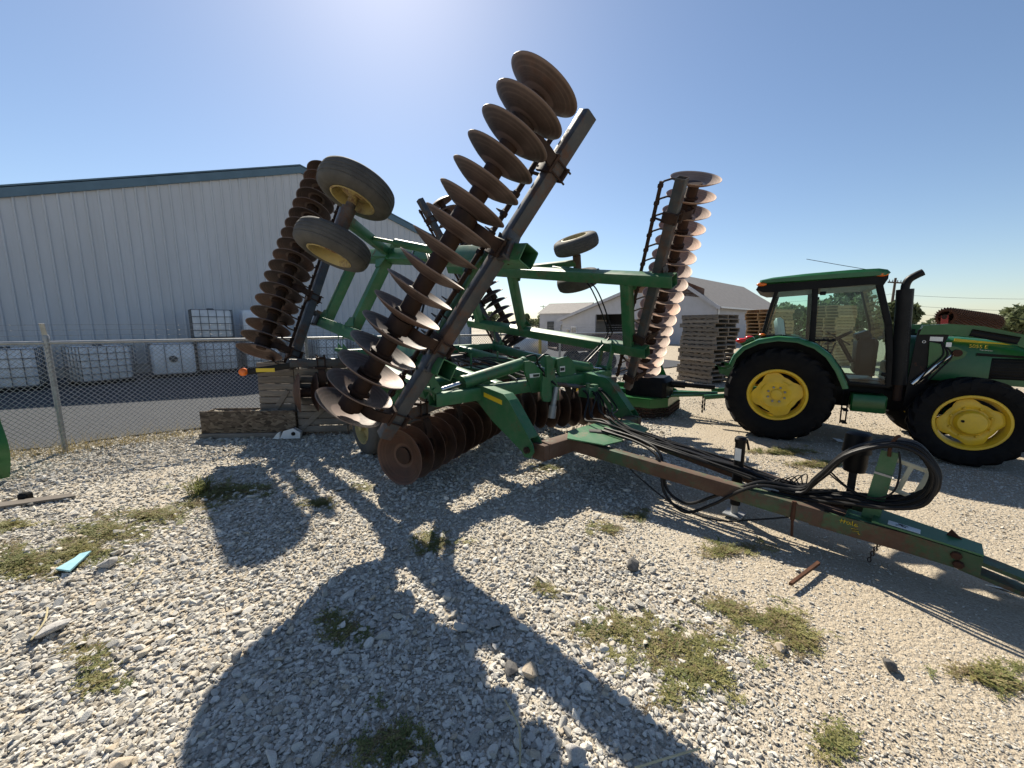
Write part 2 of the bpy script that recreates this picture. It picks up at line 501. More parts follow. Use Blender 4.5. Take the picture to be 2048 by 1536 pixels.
def m_siding():
    m, nt, b = nodes_of('metal_siding')
    co = geo_pos(nt)
    mp = N(nt, 'ShaderNodeMapping'); mp.inputs['Scale'].default_value = (1, 1, .22); nt.links.new(co, mp.inputs[0])
    f = noise(nt, mp.outputs[0], 1.6, 6, .7)
    f2 = noise(nt, co, .4, 3)
    c = mix(nt, ramp(nt, f, [(.35, 0), (.75, 1)]), (.545, .56, .585), (.47, .48, .495))
    c = mix(nt, ramp(nt, f2, [(.4, 0), (.75, .5)]), c, (.50, .505, .51))
    sz = N(nt, 'ShaderNodeSeparateXYZ'); nt.links.new(co, sz.inputs[0])
    dz = N(nt, 'ShaderNodeMath', operation='MULTIPLY_ADD'); dz.inputs[1].default_value = -1.5; nt.links.new(noise(nt, co, 2.2, 6, .75), dz.inputs[0]); nt.links.new(sz.outputs[2], dz.inputs[2])
    c = mix(nt, ramp(nt, dz.outputs[0], [(.0, .55), (.45, 0)]), c, (.26, .235, .20))
    strk = N(nt, 'ShaderNodeMapping'); strk.inputs['Scale'].default_value = (5, 5, .12); nt.links.new(co, strk.inputs[0])
    c = mix(nt, ramp(nt, noise(nt, strk.outputs[0], 2.0, 5, .7), [(.55, 0), (.8, .35)]), c, (.36, .34, .31))
    nt.links.new(c, b.inputs['Base Color']); b.inputs['Roughness'].default_value = .5; b.inputs['Specular IOR Level'].default_value = .4
    MATS['siding'] = m
m_siding()
simple('trim_blue', (.10, .17, .22), .5, c2=(.075, .135, .18), scale=2)
simple('concrete', (.33, .31, .28), .9, c2=(.25, .235, .21), scale=3, bmp=.3)
simple('white_wall', (.41, .415, .45), .7, c2=(.36, .365, .39), scale=1.5)
simple('roof_grey', (.24, .22, .205), .85, c2=(.185, .17, .16), scale=3, bmp=.2)
simple('gable_brown', (.20, .12, .085), .85, c2=(.14, .085, .06), scale=3)
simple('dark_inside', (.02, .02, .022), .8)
simple('tank_white', (.70, .70, .68), .4, c2=(.6, .6, .58), scale=2)

MAT = MATS

# ------------------------------------------------------------------ pixel helper (a pixel gives a direction only)
_cp, _sp = math.cos(math.atan(118 / 785.0)), math.sin(math.atan(118 / 785.0))
def ray(px, py):
    a, b = (px - 1024) / 785.0, (768 - py) / 785.0
    return V((a, _cp + b * _sp, -_sp + b * _cp))
def gpt(px, py, z=0.0):
    r = ray(px, py); t = (z - CAM_H) / r.z
    return V((r.x * t, r.y * t, z))
def on_vplane(px, py, p, d):
    """point where the pixel meets the vertical plane through p along horizontal direction d"""
    n = V((-d[1], d[0], 0)); r = ray(px, py); o = V((0, 0, CAM_H))
    t = (V(p) - o).dot(n) / r.dot(n)
    return o + r * t

# ------------------------------------------------------------------ ground
def geom_axis(lo, hi, fine, n_far):
    a = list(np.arange(-12, 12.001, fine))
    k = 1.35; s = fine; x = 12
    while x < hi: s *= k; x += s; a.append(x)
    s = fine; x = -12
    while x > lo: s *= k; x -= s; a.insert(0, x)
    return a
def hgt(x, y):
    w = math.exp(-((x / 14) ** 2 + ((y - 4) / 12) ** 2))
    return (math.sin(x * 1.3 + .6 * y) * .010 + math.sin(y * 1.9 - x * .7) * .008 + math.sin(3.1 * x + 2.3 * y) * .004 - .012) * w
def make_ground():
    xs = geom_axis(-900, 900, .4, 0); ys = [y + 6 for y in geom_axis(-900, 1400, .4, 0)]
    nx = len(xs)
    vs_ = [(x, y, hgt(x, y)) for y in ys for x in xs]
    fs = [(j * nx + i, j * nx + i + 1, (j + 1) * nx + i + 1, (j + 1) * nx + i) for j in range(len(ys) - 1) for i in range(nx - 1)]
    me = bpy.data.meshes.new('ground'); me.from_pydata(vs_, [], fs)
    me.polygons.foreach_set('use_smooth', [True] * len(fs)); me.materials.append(MAT['ground'])
    o = link('ground', me); o['kind'] = 'structure'
make_ground()

# shade on the gravel between fence and building, painted as a dark sheet
def shade_sheet():
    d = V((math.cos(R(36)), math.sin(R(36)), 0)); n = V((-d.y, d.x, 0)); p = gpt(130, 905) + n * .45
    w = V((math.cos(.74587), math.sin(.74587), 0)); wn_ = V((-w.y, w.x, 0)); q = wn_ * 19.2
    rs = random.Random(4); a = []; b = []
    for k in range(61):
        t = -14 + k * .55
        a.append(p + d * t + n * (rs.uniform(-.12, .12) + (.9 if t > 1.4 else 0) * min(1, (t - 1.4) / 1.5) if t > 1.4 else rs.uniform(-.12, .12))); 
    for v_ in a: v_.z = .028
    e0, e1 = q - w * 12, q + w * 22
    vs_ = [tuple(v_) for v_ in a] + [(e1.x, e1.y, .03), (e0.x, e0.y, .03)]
    me = bpy.data.meshes.new('shade_sheet'); me.from_pydata(vs_, [], [tuple(range(len(vs_)))]); me.materials.append(MAT['drive']); o = link('shade_sheet', me); o['kind'] = 'structure'
shade_sheet()

# ------------------------------------------------------------------ big ribbed metal building (gable end)
def metal_building():
    dr = .74587; d = V((math.cos(dr), math.sin(dr), 0)); n = V((-d.y, d.x, 0))
    base = n * 19.2386
    root = empty('metal_building', base + d * 5.5, 0, 'long pale grey ribbed metal building with dark blue-grey roof trim behind the fence', 'building')
    root.rotation_euler = (0, 0, dr)
    T0, T1, TA = -3.6, 14.3, 5.5
    def top(t): return 8.22 - (.325 * (TA - t) if t < TA else .30 * (t - TA))
    P = lambda t, y, z: V((t - TA, y, z))
    # ribbed panels, each three ribs wide
    x = T0
    rib_ph = (0.0, .10, .125, .180, .205, .3048)
    k = 0
    while x < T1 - .01:
        m = MB(); xe = min(x + .9144, T1)
        pts = []
        for j in range(3):
            for a, h in ((0, 0), (.110, 0), (.136, .042), (.168, .042), (.194, 0)):
                xx = x + j * .3048 + a
                if xx <= xe: pts.append((xx, h))
        pts.append((xe, 0))
        if x < TA < xe:
            pts.append((TA, 0)); pts.sort()
        vs_ = []; fs = []
        for xx, h in pts:
            vs_ += [P(xx, -h, .35), P(xx, -h, top(xx) - .02)]
        for i in range(len(pts) - 1):
            fs.append((2 * i, 2 * i + 2, 2 * i + 3, 2 * i + 1))
        me = bpy.data.meshes.new('wall_panel'); me.from_pydata(vs_, [], fs); me.materials.append(MAT['siding'])
        link('wall_panel', me, root)
        x = xe; k += 1
    m = MB(); m.box(P((T0 + T1) / 2, .12, .17), (T1 - T0 - .02, .2, .36)); m.build('plinth', MAT['concrete'], root)
    # rake trim
    for a, b in ((T0 - .3, TA), (TA, T1 + .3)):
        m = MB()
        pa, pb = P(a, -.09, top(a) - .12), P(b, -.09, top(b) - .12)
        m.prism([pa, pb, pb + V((0, 0, .27)), pa + V((0, 0, .27))], (0, .06, 0)); m.build('rake_trim', MAT['trim_blue'], root)
    for t in (T0 - .06, T1 + .06):
        m = MB(); m.box(P(t, .02, (top(t) + .3) / 2), (.10, .14, top(t) - .4)); m.build('corner_trim', MAT['trim_blue'], root)
    # roof and the long sides
    for a, b in ((T0 - .3, TA), (TA, T1 + .3)):
        m = MB(); pa, pb = P(a, -.05, top(a) + .19), P(b, -.05, top(b) + .19)
        m.prism([pa, pb, pb + V((0, 0, .05)), pa + V((0, 0, .05))], (0, 26, 0)); m.build('roof', MAT['trim_blue'], root)
    for t in (T0, T1):
        m = MB(); m.box(P(t, 13, top(t) / 2 + .17), (.06, 25.7, top(t) - .36)); m.build('side_wall', MAT['siding'], root)
    m = MB(); m.prism([P(T0, 26, 0), P(T1, 26, 0), P(T1, 26, top(T1)), P(TA, 26, top(TA)), P(T0, 26, top(T0))], (0, .05, 0)); m.build('rear_wall', MAT['siding'], root)
metal_building()

# ------------------------------------------------------------------ white shop building far right
def white_building():
    p0 = V((14.45, 36, 0)); a = R(-47.3); d = V((math.cos(a), math.sin(a), 0)); n = V((-d.y, d.x, 0))
    root = empty('white_building', p0, a, 'white shop building with grey roof, brown gable and dark doorway beyond the pallets', 'building')
    def uz(px, py):
        q = on_vplane(px, py, p0, d); return ((q - p0).dot(d), q.z)
    apx = uz(1339, 550); re = uz(1434, 612); le = uz(1125, 640)
    poly = [(le[0], 0), (re[0], 0), re, apx, le]
    P = lambda t, y, z: V((t, y, z))
    # wall with doorway: built as pieces round the opening
    dl, dt = uz(1191, 629); dr_, _ = uz(1246, 629)
    m = MB()
    def zt(t): return apx[1] + (re[1] - apx[1]) * (t - apx[0]) / (re[0] - apx[0]) if t > apx[0] else apx[1] + (le[1] - apx[1]) * (t - apx[0]) / (le[0] - apx[0])
    for t0, t1, z0 in ((le[0], dl, 0), (dl, dr_, dt), (dr_, re[0], 0)):
        top = [(t1, zt(t1))] + ([apx] if t0 < apx[0] < t1 else []) + [(t0, zt(t0))]
        m.prism([P(t0, 0, z0), P(t1, 0, z0)] + [P(*(q[0], 0, q[1])) for q in top], (0, .2, 0))
    m.build('wall', MAT['white_wall'], root)
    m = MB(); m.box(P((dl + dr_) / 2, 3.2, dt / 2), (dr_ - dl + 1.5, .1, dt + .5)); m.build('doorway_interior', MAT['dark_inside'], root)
    g0 = uz(1240, 600)[0]
    m = MB(); m.prism([P(g0 + 1.1, -.03, zt(g0) + .15), P(re[0] - 1.1, -.03, zt(g0) + .15), P(re[0] - 1.1, -.03, zt(re[0] - 1.1)), P(apx[0], -.03, apx[1]), P(g0 + 1.1, -.03, zt(g0 + 1.1))], (0, .03, 0)); m.build('brown_gable', MAT['gable_brown'], root)
    for (x0, y0, x1, y1) in ((1143, 653, 1153, 672), (1134, 658, 1140, 668)):
        (t0, z1), (t1, z0) = uz(x0, y0), uz(x1, y1)
        m = MB(); m.box(P((t0 + t1) / 2, -.03, (z0 + z1) / 2), (abs(t1 - t0), .08, abs(z1 - z0))); w = m.build('window', MAT['white_plastic'], root)
        for s in (-.23, .23):
            m = MB(); m.box(P((t0 + t1) / 2 + s * abs(t1 - t0), -.08, (z0 + z1) / 2), (abs(t1 - t0) * .38, .03, abs(z1 - z0) * .82)); m.build('pane', MAT['glass_dark'], w)
    L = 20
    ov = .4
    for q0, q1 in ((apx, (re[0] + ov, zt(re[0] + ov))), (apx, (le[0] - ov, zt(le[0] - ov)))):
        m = MB(); m.prism([P(q0[0], -.4, q0[1] + .03), P(q1[0], -.4, q1[1] + .03), P(q1[0], -.4, q1[1] + .2), P(q0[0], -.4, q0[1] + .2)], (0, L, 0)); m.build('roof', MAT['roof_grey'], root)
        m = MB(); m.prism([P(q0[0], -.5, q0[1] - .08), P(q1[0], -.5, q1[1] - .08), P(q1[0], -.5, q1[1] + .22), P(q0[0], -.5, q0[1] + .22)], (0, .09, 0)); m.build('rake_board', MAT['white_wall'], root)
    m = MB(); m.box(P(re[0] - .1, L / 2 - .4, re[1] / 2 - .05), (.2, L - 1, re[1])); m.build('side_wall', MAT['white_wall'], root)
    m = MB(); m.box(P(re[0] + ov, L / 2 - .4, re[1] - .12), (.12, L - .2, .12)); m.build('gutter', MAT['white_plastic'], root)
    m = MB(); m.box(P(re[0] + .06, .3, re[1] / 2), (.09, .09, re[1] - .2)); m.build('downpipe', MAT['white_plastic'], root)
    m = MB(); m.box(P(le[0] + .1, L / 2 - .4, le[1] / 2 - .05), (.2, L - 1, le[1])); m.build('side_wall', MAT['white_wall'], root)
white_building()
def grey_shed():
    root = empty('grey_shed', (7.2, 52, 0), R(-30), 'low white shed with tan-grey roof left of the shop building', 'shed')
    m = MB(); m.box((0, 0, 1.6), (5.5, 5.0, 3.2)); m.build('wall', MAT['white_wall'], root)
    m = MB(); m.prism([(-3, -2.8, 3.15), (-3, 2.8, 3.15), (-3, 1.0, 4.6)], (6.2, 0, 0)); m.build('roof', MAT['roof_grey'], root)
    m = MB(); m.box((-1.2, -2.55, 1.1), (.9, .08, 2.1)); m.build('door', MAT['grey_plastic'], root)
grey_shed()

# ------------------------------------------------------------------ chain link fence
def fence():
    p = gpt(130, 905); a = R(36); d = V((math.cos(a), math.sin(a), 0))
    root = empty('chain_link_fence', p, a, 'galvanised chain link fence with barbed wire on top in front of the grey building', 'fence')
    L0, L1, ht = -4.2, 12.3, 1.49
    m = MB(); pit = .0625; k = L0 - ht
    while k < L1:
        for sgn, off in ((1, -.004), (-1, .004)):
            s0, s1 = (k, k + ht - .06) if sgn > 0 else (k + ht - .06, k)
            z0, z1 = .04, ht - .02
            def clip(s0, z0, s1, z1):
                for lim, gt in ((L0, True), (L1, False)):
                    for _ in range(2):
                        if (s0 < lim) == gt and (s1 < lim) == gt and s0 != lim and s1 != lim: return None
                        if ((s0 < lim) == gt) and s0 != lim: z0 = z0 + (z1 - z0) * (lim - s0) / (s1 - s0); s0 = lim
                        if ((s1 < lim) == gt) and s1 != lim: z1 = z0 + (z1 - z0) * (lim - s0) / (s1 - s0); s1 = lim
                return s0, z0, s1, z1
            c = clip(s0, z0, s1, z1)
            if c: m.cyl((c[0], off, c[1]), (c[2], off, c[3]), 0.0034, n=3, cap=False)
        k += pit
    o = m.build('chain_link_mesh', MAT['galv'], root); o['kind'] = 'stuff'
    x = 0.0
    for s in (-3.05, 0.0, 3.05, 6.1, 9.15, 12.2):
        m = MB(); m.cyl((s, .035, -.1), (s, .035, 1.56), .030, n=14); po = m.build('post', MAT['galv'], root)
        m = MB(); m.beam((s, .03, 1.54), (s, -.03, 1.74), .05, .012, up=(0, 1, 0), r=.003); m.lathe([(0, .034), (.05, .034), (.07, .02), (.075, 0)], (s, .035, 1.53), (0, 0, 1), 12); m.build('barb_arm', MAT['galv'], po)
        for z in (.3, .62, .95, 1.25):
            m = MB(); m.lathe([(0, .033), (.018, .033)], (s, .035, z), (0, 0, 1), 12); m.build('tie', MAT['galv'], po)
    m = MB(); m.cyl((L0, .03, ht), (L1, .03, ht), .021, n=12); m.build('top_rail', MAT['galv'], root)
    for z, y in ((1.58, .015), (1.65, 0), (1.72, -.022)):
        m = MB(); s = L0; pts = []
        while s <= L1: pts.append((s, y, z + .006 * math.sin(s * 2.1))); s += .5
        m.tube(pts, .0022, 4)
        s = L0 + .05
        while s < L1:
            for q in (0, 1, 2, 3):
                an = q * 1.57 + s
                m.cyl((s, y, z), (s + .01, y + .012 * math.cos(an), z + .012 * math.sin(an)), .0012, n=3, cap=False)
            s += .125
        m.build('barbed_wire', MAT['galv'], root)
fence()

# ------------------------------------------------------------------ trees, poles, far things
def leaf_cloud(cs, n, size, rg, mat, name, parent):
    """cs: list of (center, radii); leaf sized faces spread through the clumps"""
    rs = np.random.RandomState(rg)
    w = np.array([c[1][0] * c[1][1] * c[1][2] for c in cs]); w = w / w.sum()
    idx = rs.choice(len(cs), n, p=w)
    C = np.array([c[0] for c in cs])[idx]; Rr = np.array([c[1] for c in cs])[idx]
    u = rs.normal(size=(n, 3)); u /= np.linalg.norm(u, axis=1)[:, None]
    rad = rs.rand(n, 1) ** .45
    pos = C + u * rad * Rr
    a = rs.normal(size=(n, 3)); a /= np.linalg.norm(a, axis=1)[:, None]
    b = np.cross(a, rs.normal(size=(n, 3))); b /= np.linalg.norm(b, axis=1)[:, None]
    s = size * (.6 + .8 * rs.rand(n, 1))
    v = np.stack([pos - a * s, pos + b * s * .5, pos + a * s, pos - b * s * .5], 1).reshape(-1, 3)
    me = bpy.data.meshes.new(name)
    me.vertices.add(4 * n); me.loops.add(4 * n); me.polygons.add(n)
    me.vertices.foreach_set('co', v.ravel()); me.loops.foreach_set('vertex_index', np.arange(4 * n))
    me.polygons.foreach_set('loop_start', np.arange(0, 4 * n, 4)); me.polygons.foreach_set('loop_total', np.full(n, 4))
    me.update(); me.validate(); me.materials.append(mat)
    return link(name, me, parent)

def tree(loc, h, wdt, label, seed, n=2600, size=.16, trunk=.3):
    root = empty('tree', loc, 0, label, 'tree', 'trees behind the yard')
    rg = random.Random(seed)
    m = MB()
    tp = V((rg.uniform(-.3, .3), rg.uniform(-.3, .3), h * .62))
    m.tube([(0, 0, -.2), (0.05, 0, h * .2), tp * .6, tp], [h * .035, h * .028, h * .02, h * .008], 8)
    cs = []
    for i in range(11):
        an = rg.uniform(0, 6.28); z = h * rg.uniform(trunk + .05, .88); rr = wdt * .5 * rg.uniform(.25, .75) * (1.15 - abs(z / h - .55))
        c = V((rr * math.cos(an), rr * math.sin(an), z))
        m.tube([V((0, 0, h * rg.uniform(.18, .4))), c * .55 + V((0, 0, h * .12)), c], [h * .014, h * .009, h * .003], 5)
        q = wdt * rg.uniform(.14, .25)
        cs.append((tuple(c), (q, q, q * rg.uniform(.7, 1.0))))
    m.build('trunk', MAT['bark'], root)
    leaf_cloud(cs, n, size, seed, MAT['leaf'], 'crown', root)
def dirpt(px, dist):
    r = ray(px, 650); return V((r.x, r.y, 0)).normalized() * dist
for i, (px, dist, h, w, lab) in enumerate([
        (1592, 27, 3.15, 2.9, 'round green tree seen through the rear cab window of the tractor'),
        (1705, 25, 4.1, 3.6, 'tallest leafy tree seen through the tractor door glass'),
        (1782, 27, 2.9, 2.0, 'green tree between the tractor cab pillar and the exhaust stack'),
        (1812, 30, 2.45, 1.9, 'leafy tree just behind the exhaust stack of the tractor'),
        (1078, 120, 4.6, 6.5, 'small dark far tree left of the white shop building'),
        (1052, 70, 3.6, 2.6, 'thin far tree right beside the green wing frame post'),
        (988, 90, 4.2, 5.0, 'far tree glimpsed between the rear blades of the harrow'),
        (2043, 60, 3.3, 4, 'far tree at the right edge of the picture'),
        (2005, 85, 2.2, 6, 'low far bushy tree behind the rusty roller'),
        (1895, 80, 2.0, 6.5, 'low brownish far tree behind the exhaust stack and roller')]):
    tree(dirpt(px, dist), h, w, lab, 11 + i, n=3600 if dist < 40 else 1500, size=.13 if dist < 40 else .3)

def pole(px, dist, h, lab):
    root = empty('utility_pole', dirpt(px, dist), R(20), lab, 'pole')
    m = MB(); m.cyl((0, 0, -.3), (0, 0, h), .16, .11, 10); m.build('shaft', MAT['bark'], root)
    m = MB(); m.box((0, 0, h - .5), (2.4, .14, .14)); m.build('cross_arm', MAT['bark'], root)
    for x in (-1.05, -.45, .45, 1.05):
        m = MB(); m.cyl((x, 0, h - .43), (x, 0, h - .2), .05, .03, 8); m.build('insulator', MAT['grey_plastic'], root)
    return root
pole(1778, 62, 6.9, 'wooden utility pole with cross arm right of the tractor cab')
pole(1086, 150, 9.0, 'far utility pole left of the white shop building')
def wire(pa, pb, sag, r, lab):
    pts = []
    for i in range(25):
        t = i / 24; p = V(pa).lerp(V(pb), t); p.z -= sag * 4 * t * (1 - t); pts.append(p)
    m = MB(); m.tube(pts, r, 4); o = m.build('power_line', MAT['clear_wire']); tag(o, lab, 'power line', 'power lines crossing the sky on the right')
def skypt(px, py, dist):
    r = ray(px, py); return V((0, 0, CAM_H)) + r * (dist / math.hypot(r.x, r.y))
for j, (a, b, lab) in enumerate([((1778, 588), (2200, 596), 'topmost thin power line right of the tractor cab'), ((1778, 608), (2200, 622), 'second power line from the top right of the cab'),
        ((1778, 626), (2200, 632), 'third power line from the top right of the cab'), ((1086, 634), (1500, 618), 'upper far power line left of the white shop building'), ((1086, 646), (1500, 634), 'lower far power line left of the white shop building'),
        ((1778, 589), (1000, 640), 'power line running left behind the tractor cab')]):
    wire(skypt(*a, 62 if j in (0, 1, 2, 5) else 150), skypt(*b, 80 if j < 3 else 120), .3, .014 if j in (0, 1, 2, 5) else .03, lab)

# ------------------------------------------------------------------ disc harrow, wings folded up
HO, HYAW = V((.94, 4.55, 0)), R(-47.2)
HM = Matrix.Rotation(HYAW, 3, 'Z')
PH = R(25.2)
def hon(px, py, axis, val):
    """harrow-local point where a pixel's direction meets the plane axis = val"""
    o = HM.transposed() @ (V((0, 0, CAM_H)) - HO); r = HM.transposed() @ ray(px, py)
    return o + r * ((val - o[axis]) / r[axis])
harrow = empty('disc_harrow', HO, HYAW, 'large green folding disc harrow with both wings of rusty blades raised', 'disc harrow')

def blade_mesh(mat, n=44, Rb=.30, depth=.088, th=.006):
    z = lambda r: depth * (r / Rb) ** 2
    rs = [.001, .05, .10, .15, .20, .25, .285, Rb]
    prof = [(z(r) + th, r) for r in rs] + [(z(Rb) + .001, Rb + .001)] + [(z(r), r) for r in reversed(rs)]
    m = MB(); m.lathe(prof, (0, 0, 0), (0, 0, 1), n)
    return m.mesh('blade', mat)
BLADE = {k: blade_mesh(MAT[k]) for k in ('blade', 'blade_rust', 'blade_clean')}
def spool_mesh(L, r):
    m = MB(); m.lathe([(0, .001), (0, r * 1.35), (.018, r * 1.35), (.03, r), (L - .03, r), (L - .018, r * 1.35), (L, r * 1.35), (L, .001)], (0, 0, 0), (0, 0, 1), 18)
    return m.mesh('spool', MAT['rust_dark'])
def quat_for(zaxis, spin=0.0):
    q = V(zaxis).normalized().to_track_quat('Z', 'Y')
    return (q.to_matrix() @ Matrix.Rotation(spin, 3, 'Z')).to_euler()

def gang(lab, pt, pb, n, conc, nv, fv, bmat='blade', beamlen=(.16, .12), spool_r=.07, hang=(1, 5, 10, 14), scr=True, boff=.45, bsec=.125):
    """pt,pb first/last blade centre; conc +1: hollow side towards pt; nv: beam offset dir; fv: forward dir"""
    pt, pb, nv, fv = V(pt), V(pb), V(nv).normalized(), V(fv).normalized()
    d = (pt - pb).normalized(); L = (pt - pb).length; s = L / (n - 1)
    nv = (nv - d * nv.dot(d)).normalized(); fv = (fv - d * fv.dot(d)).normalized(); fv = (fv - nv * fv.dot(nv)).normalized()
    m = MB(); m.beam(pt + nv * boff + d * beamlen[0], pb + nv * boff - d * beamlen[1], bsec, bsec, up=nv, r=.014, hollow=.008, ends=(True, True))
    beam = m.build('gang_beam', MAT['gang_steel'], harrow)
    if lab: beam['label'] = lab
    sm = spool_mesh(s - .012, spool_r)
    for i in range(n):
        c = pt - d * s * i
        ax = d * conc
        o = link('blade', BLADE[bmat], beam, c - ax * .044, quat_for(ax, rnd.uniform(0, 6.28)))
        o.rotation_euler.rotate_axis('X', rnd.gauss(0, .012))
        if i < n - 1 and i not in hang:
            link('spool', sm, beam, c - d * (s - .006), quat_for(d, rnd.uniform(0, 3)))
        if i in hang and i < n - 1:
            mid = c - d * s * .5
            m = MB()
            m.cyl(mid - d * (s * .5 - .01), mid + d * (s * .5 - .01), .065, n=16)
            m.cyl(mid - d * .055, mid + d * .055, .105, n=18)
            path = spline([mid + nv * (boff - .05), mid + nv * (boff * .72) + fv * .10, mid + nv * (boff * .35) + fv * .12, mid + nv * .08 + fv * .02], 5)
            rings = []
            for k, p in enumerate(path):
                t = (path[min(k + 1, len(path) - 1)] - path[max(k - 1, 0)]).normalized()
                s2 = t.cross(d).normalized()
                rings.append([p + d * .048 + s2 * .014, p - d * .048 + s2 * .014, p - d * .048 - s2 * .014, p + d * .048 - s2 * .014])
            m.loft(rings)
            m.build('bearing_hanger', MAT['rust_dark'], beam)
            m = MB(); rot = Matrix((d, nv, fv)).transposed()
            m.box(mid + nv * (boff - bsec * .62), (.16, .03, bsec + .08), rot, .006)
            m.box(mid + nv * (boff + bsec * .62), (.13, .022, bsec + .07), rot, .006)
            for u in (-.05, .05):
                for w in (-1, 1):
                    m.cyl(mid + d * u + fv * w * (bsec * .5 + .018) + nv * (boff - bsec * .8), mid + d * u + fv * w * (bsec * .5 + .018) + nv * (boff + bsec * .95), .009, n=6)
            m.build('clamp', MAT['rust_dark'], beam)
    if scr:
        b0 = nv * (boff * .92) - fv * .25
        m = MB(); m.beam(pt + b0 + d * .05, pb + b0 - d * .05, .04, .04, up=nv, r=.006); m.build('scraper_bar', MAT['rust_dark'], beam)
        mm = MB()
        sgn = conc
        a = V((0, 0, 0))
        # scraper arm, modelled once in gang axes (x = d, y = nv, z = fv) and shared
        mm.tube([(0, 0, 0), (.05 * sgn, -.03, .02), (.066 * sgn, -.12, .07), (.052 * sgn, -.20, .12)], .012, 6)
        mm.box((.048 * sgn, -.225, .135), (.012, .10, .085), None, .004)
        mm.box((0, .0, 0), (.05, .055, .055), None, .008)
        sme = mm.mesh('scraper', MAT['rust_dark'])
        rot = Matrix((d, nv, fv)).transposed().to_euler()
        for i in range(n):
            link('scraper', sme, beam, pt - d * s * i + b0, rot)
        nb = 4
        for k in range(nb):
            p = pt - d * L * (k + .5) / nb
            m = MB(); m.beam(p + nv * boff - fv * .06, p + b0, .05, .012, up=d, r=.003); m.build('scraper_bracket', MAT['rust_dark'], beam)
    return beam

sP, cP = math.sin(PH), math.cos(PH)
nR, nL = V((0, cP, -sP)), V((0, -cP, -sP))
FX = (1, 0, 0)
def mir(p): return V((p[0], -p[1], p[2]))
A0, A1 = V((.44, -1.39, 3.47)), V((-.77, -2.55, .97))
B0, B1 = V((-4.93, -1.17, 4.36)), V((-4.02, -2.57, 1.37))
gang('near raised front gang of large dark blades leaning to the right', A0, A1, 16, +1, nR, FX, 'blade', (.20, .14), .075)
gang('raised rear gang at the left with the lowest blade most rusted', B0, B1, 18, -1, nR, FX, 'blade', hang=(1, 6, 11, 16))
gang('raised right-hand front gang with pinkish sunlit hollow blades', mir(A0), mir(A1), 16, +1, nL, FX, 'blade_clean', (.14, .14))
gang('far raised rear gang seen between the frames', mir(B0), mir(B1), 18, -1, nL, FX, 'blade', hang=(1, 6, 11, 16))
# centre gangs near the ground
UP = (0, 0, 1)
gang('lowered near front gang of rust-red blades', (-1.0, -1.93, .355), (-1.62, -.24, .42), 10, +1, UP, FX, 'blade_rust', (.06, .05), hang=(1, 4, 7), boff=.44, scr=False, bsec=.12)
gang('lowered far front gang of rust-red blades', (-1.0, 1.93, .355), (-1.62, .24, .42), 10, +1, UP, FX, 'blade_rust', (.06, .05), hang=(1, 4, 7), boff=.44, scr=False, bsec=.12)
gang('lowered rear gang at the near side', (-3.66, -2.24, .73), (-3.20, -.2, .68), 10, -1, UP, FX, 'blade_rust', (.06, .05), hang=(1, 4, 7), boff=.44, bsec=.12)
gang('lowered rear gang at the far side', (-3.66, 2.24, .73), (-3.20, .2, .68), 10, -1, UP, FX, 'blade_rust', (.06, .05), hang=(1, 4, 7), boff=.44, bsec=.12)

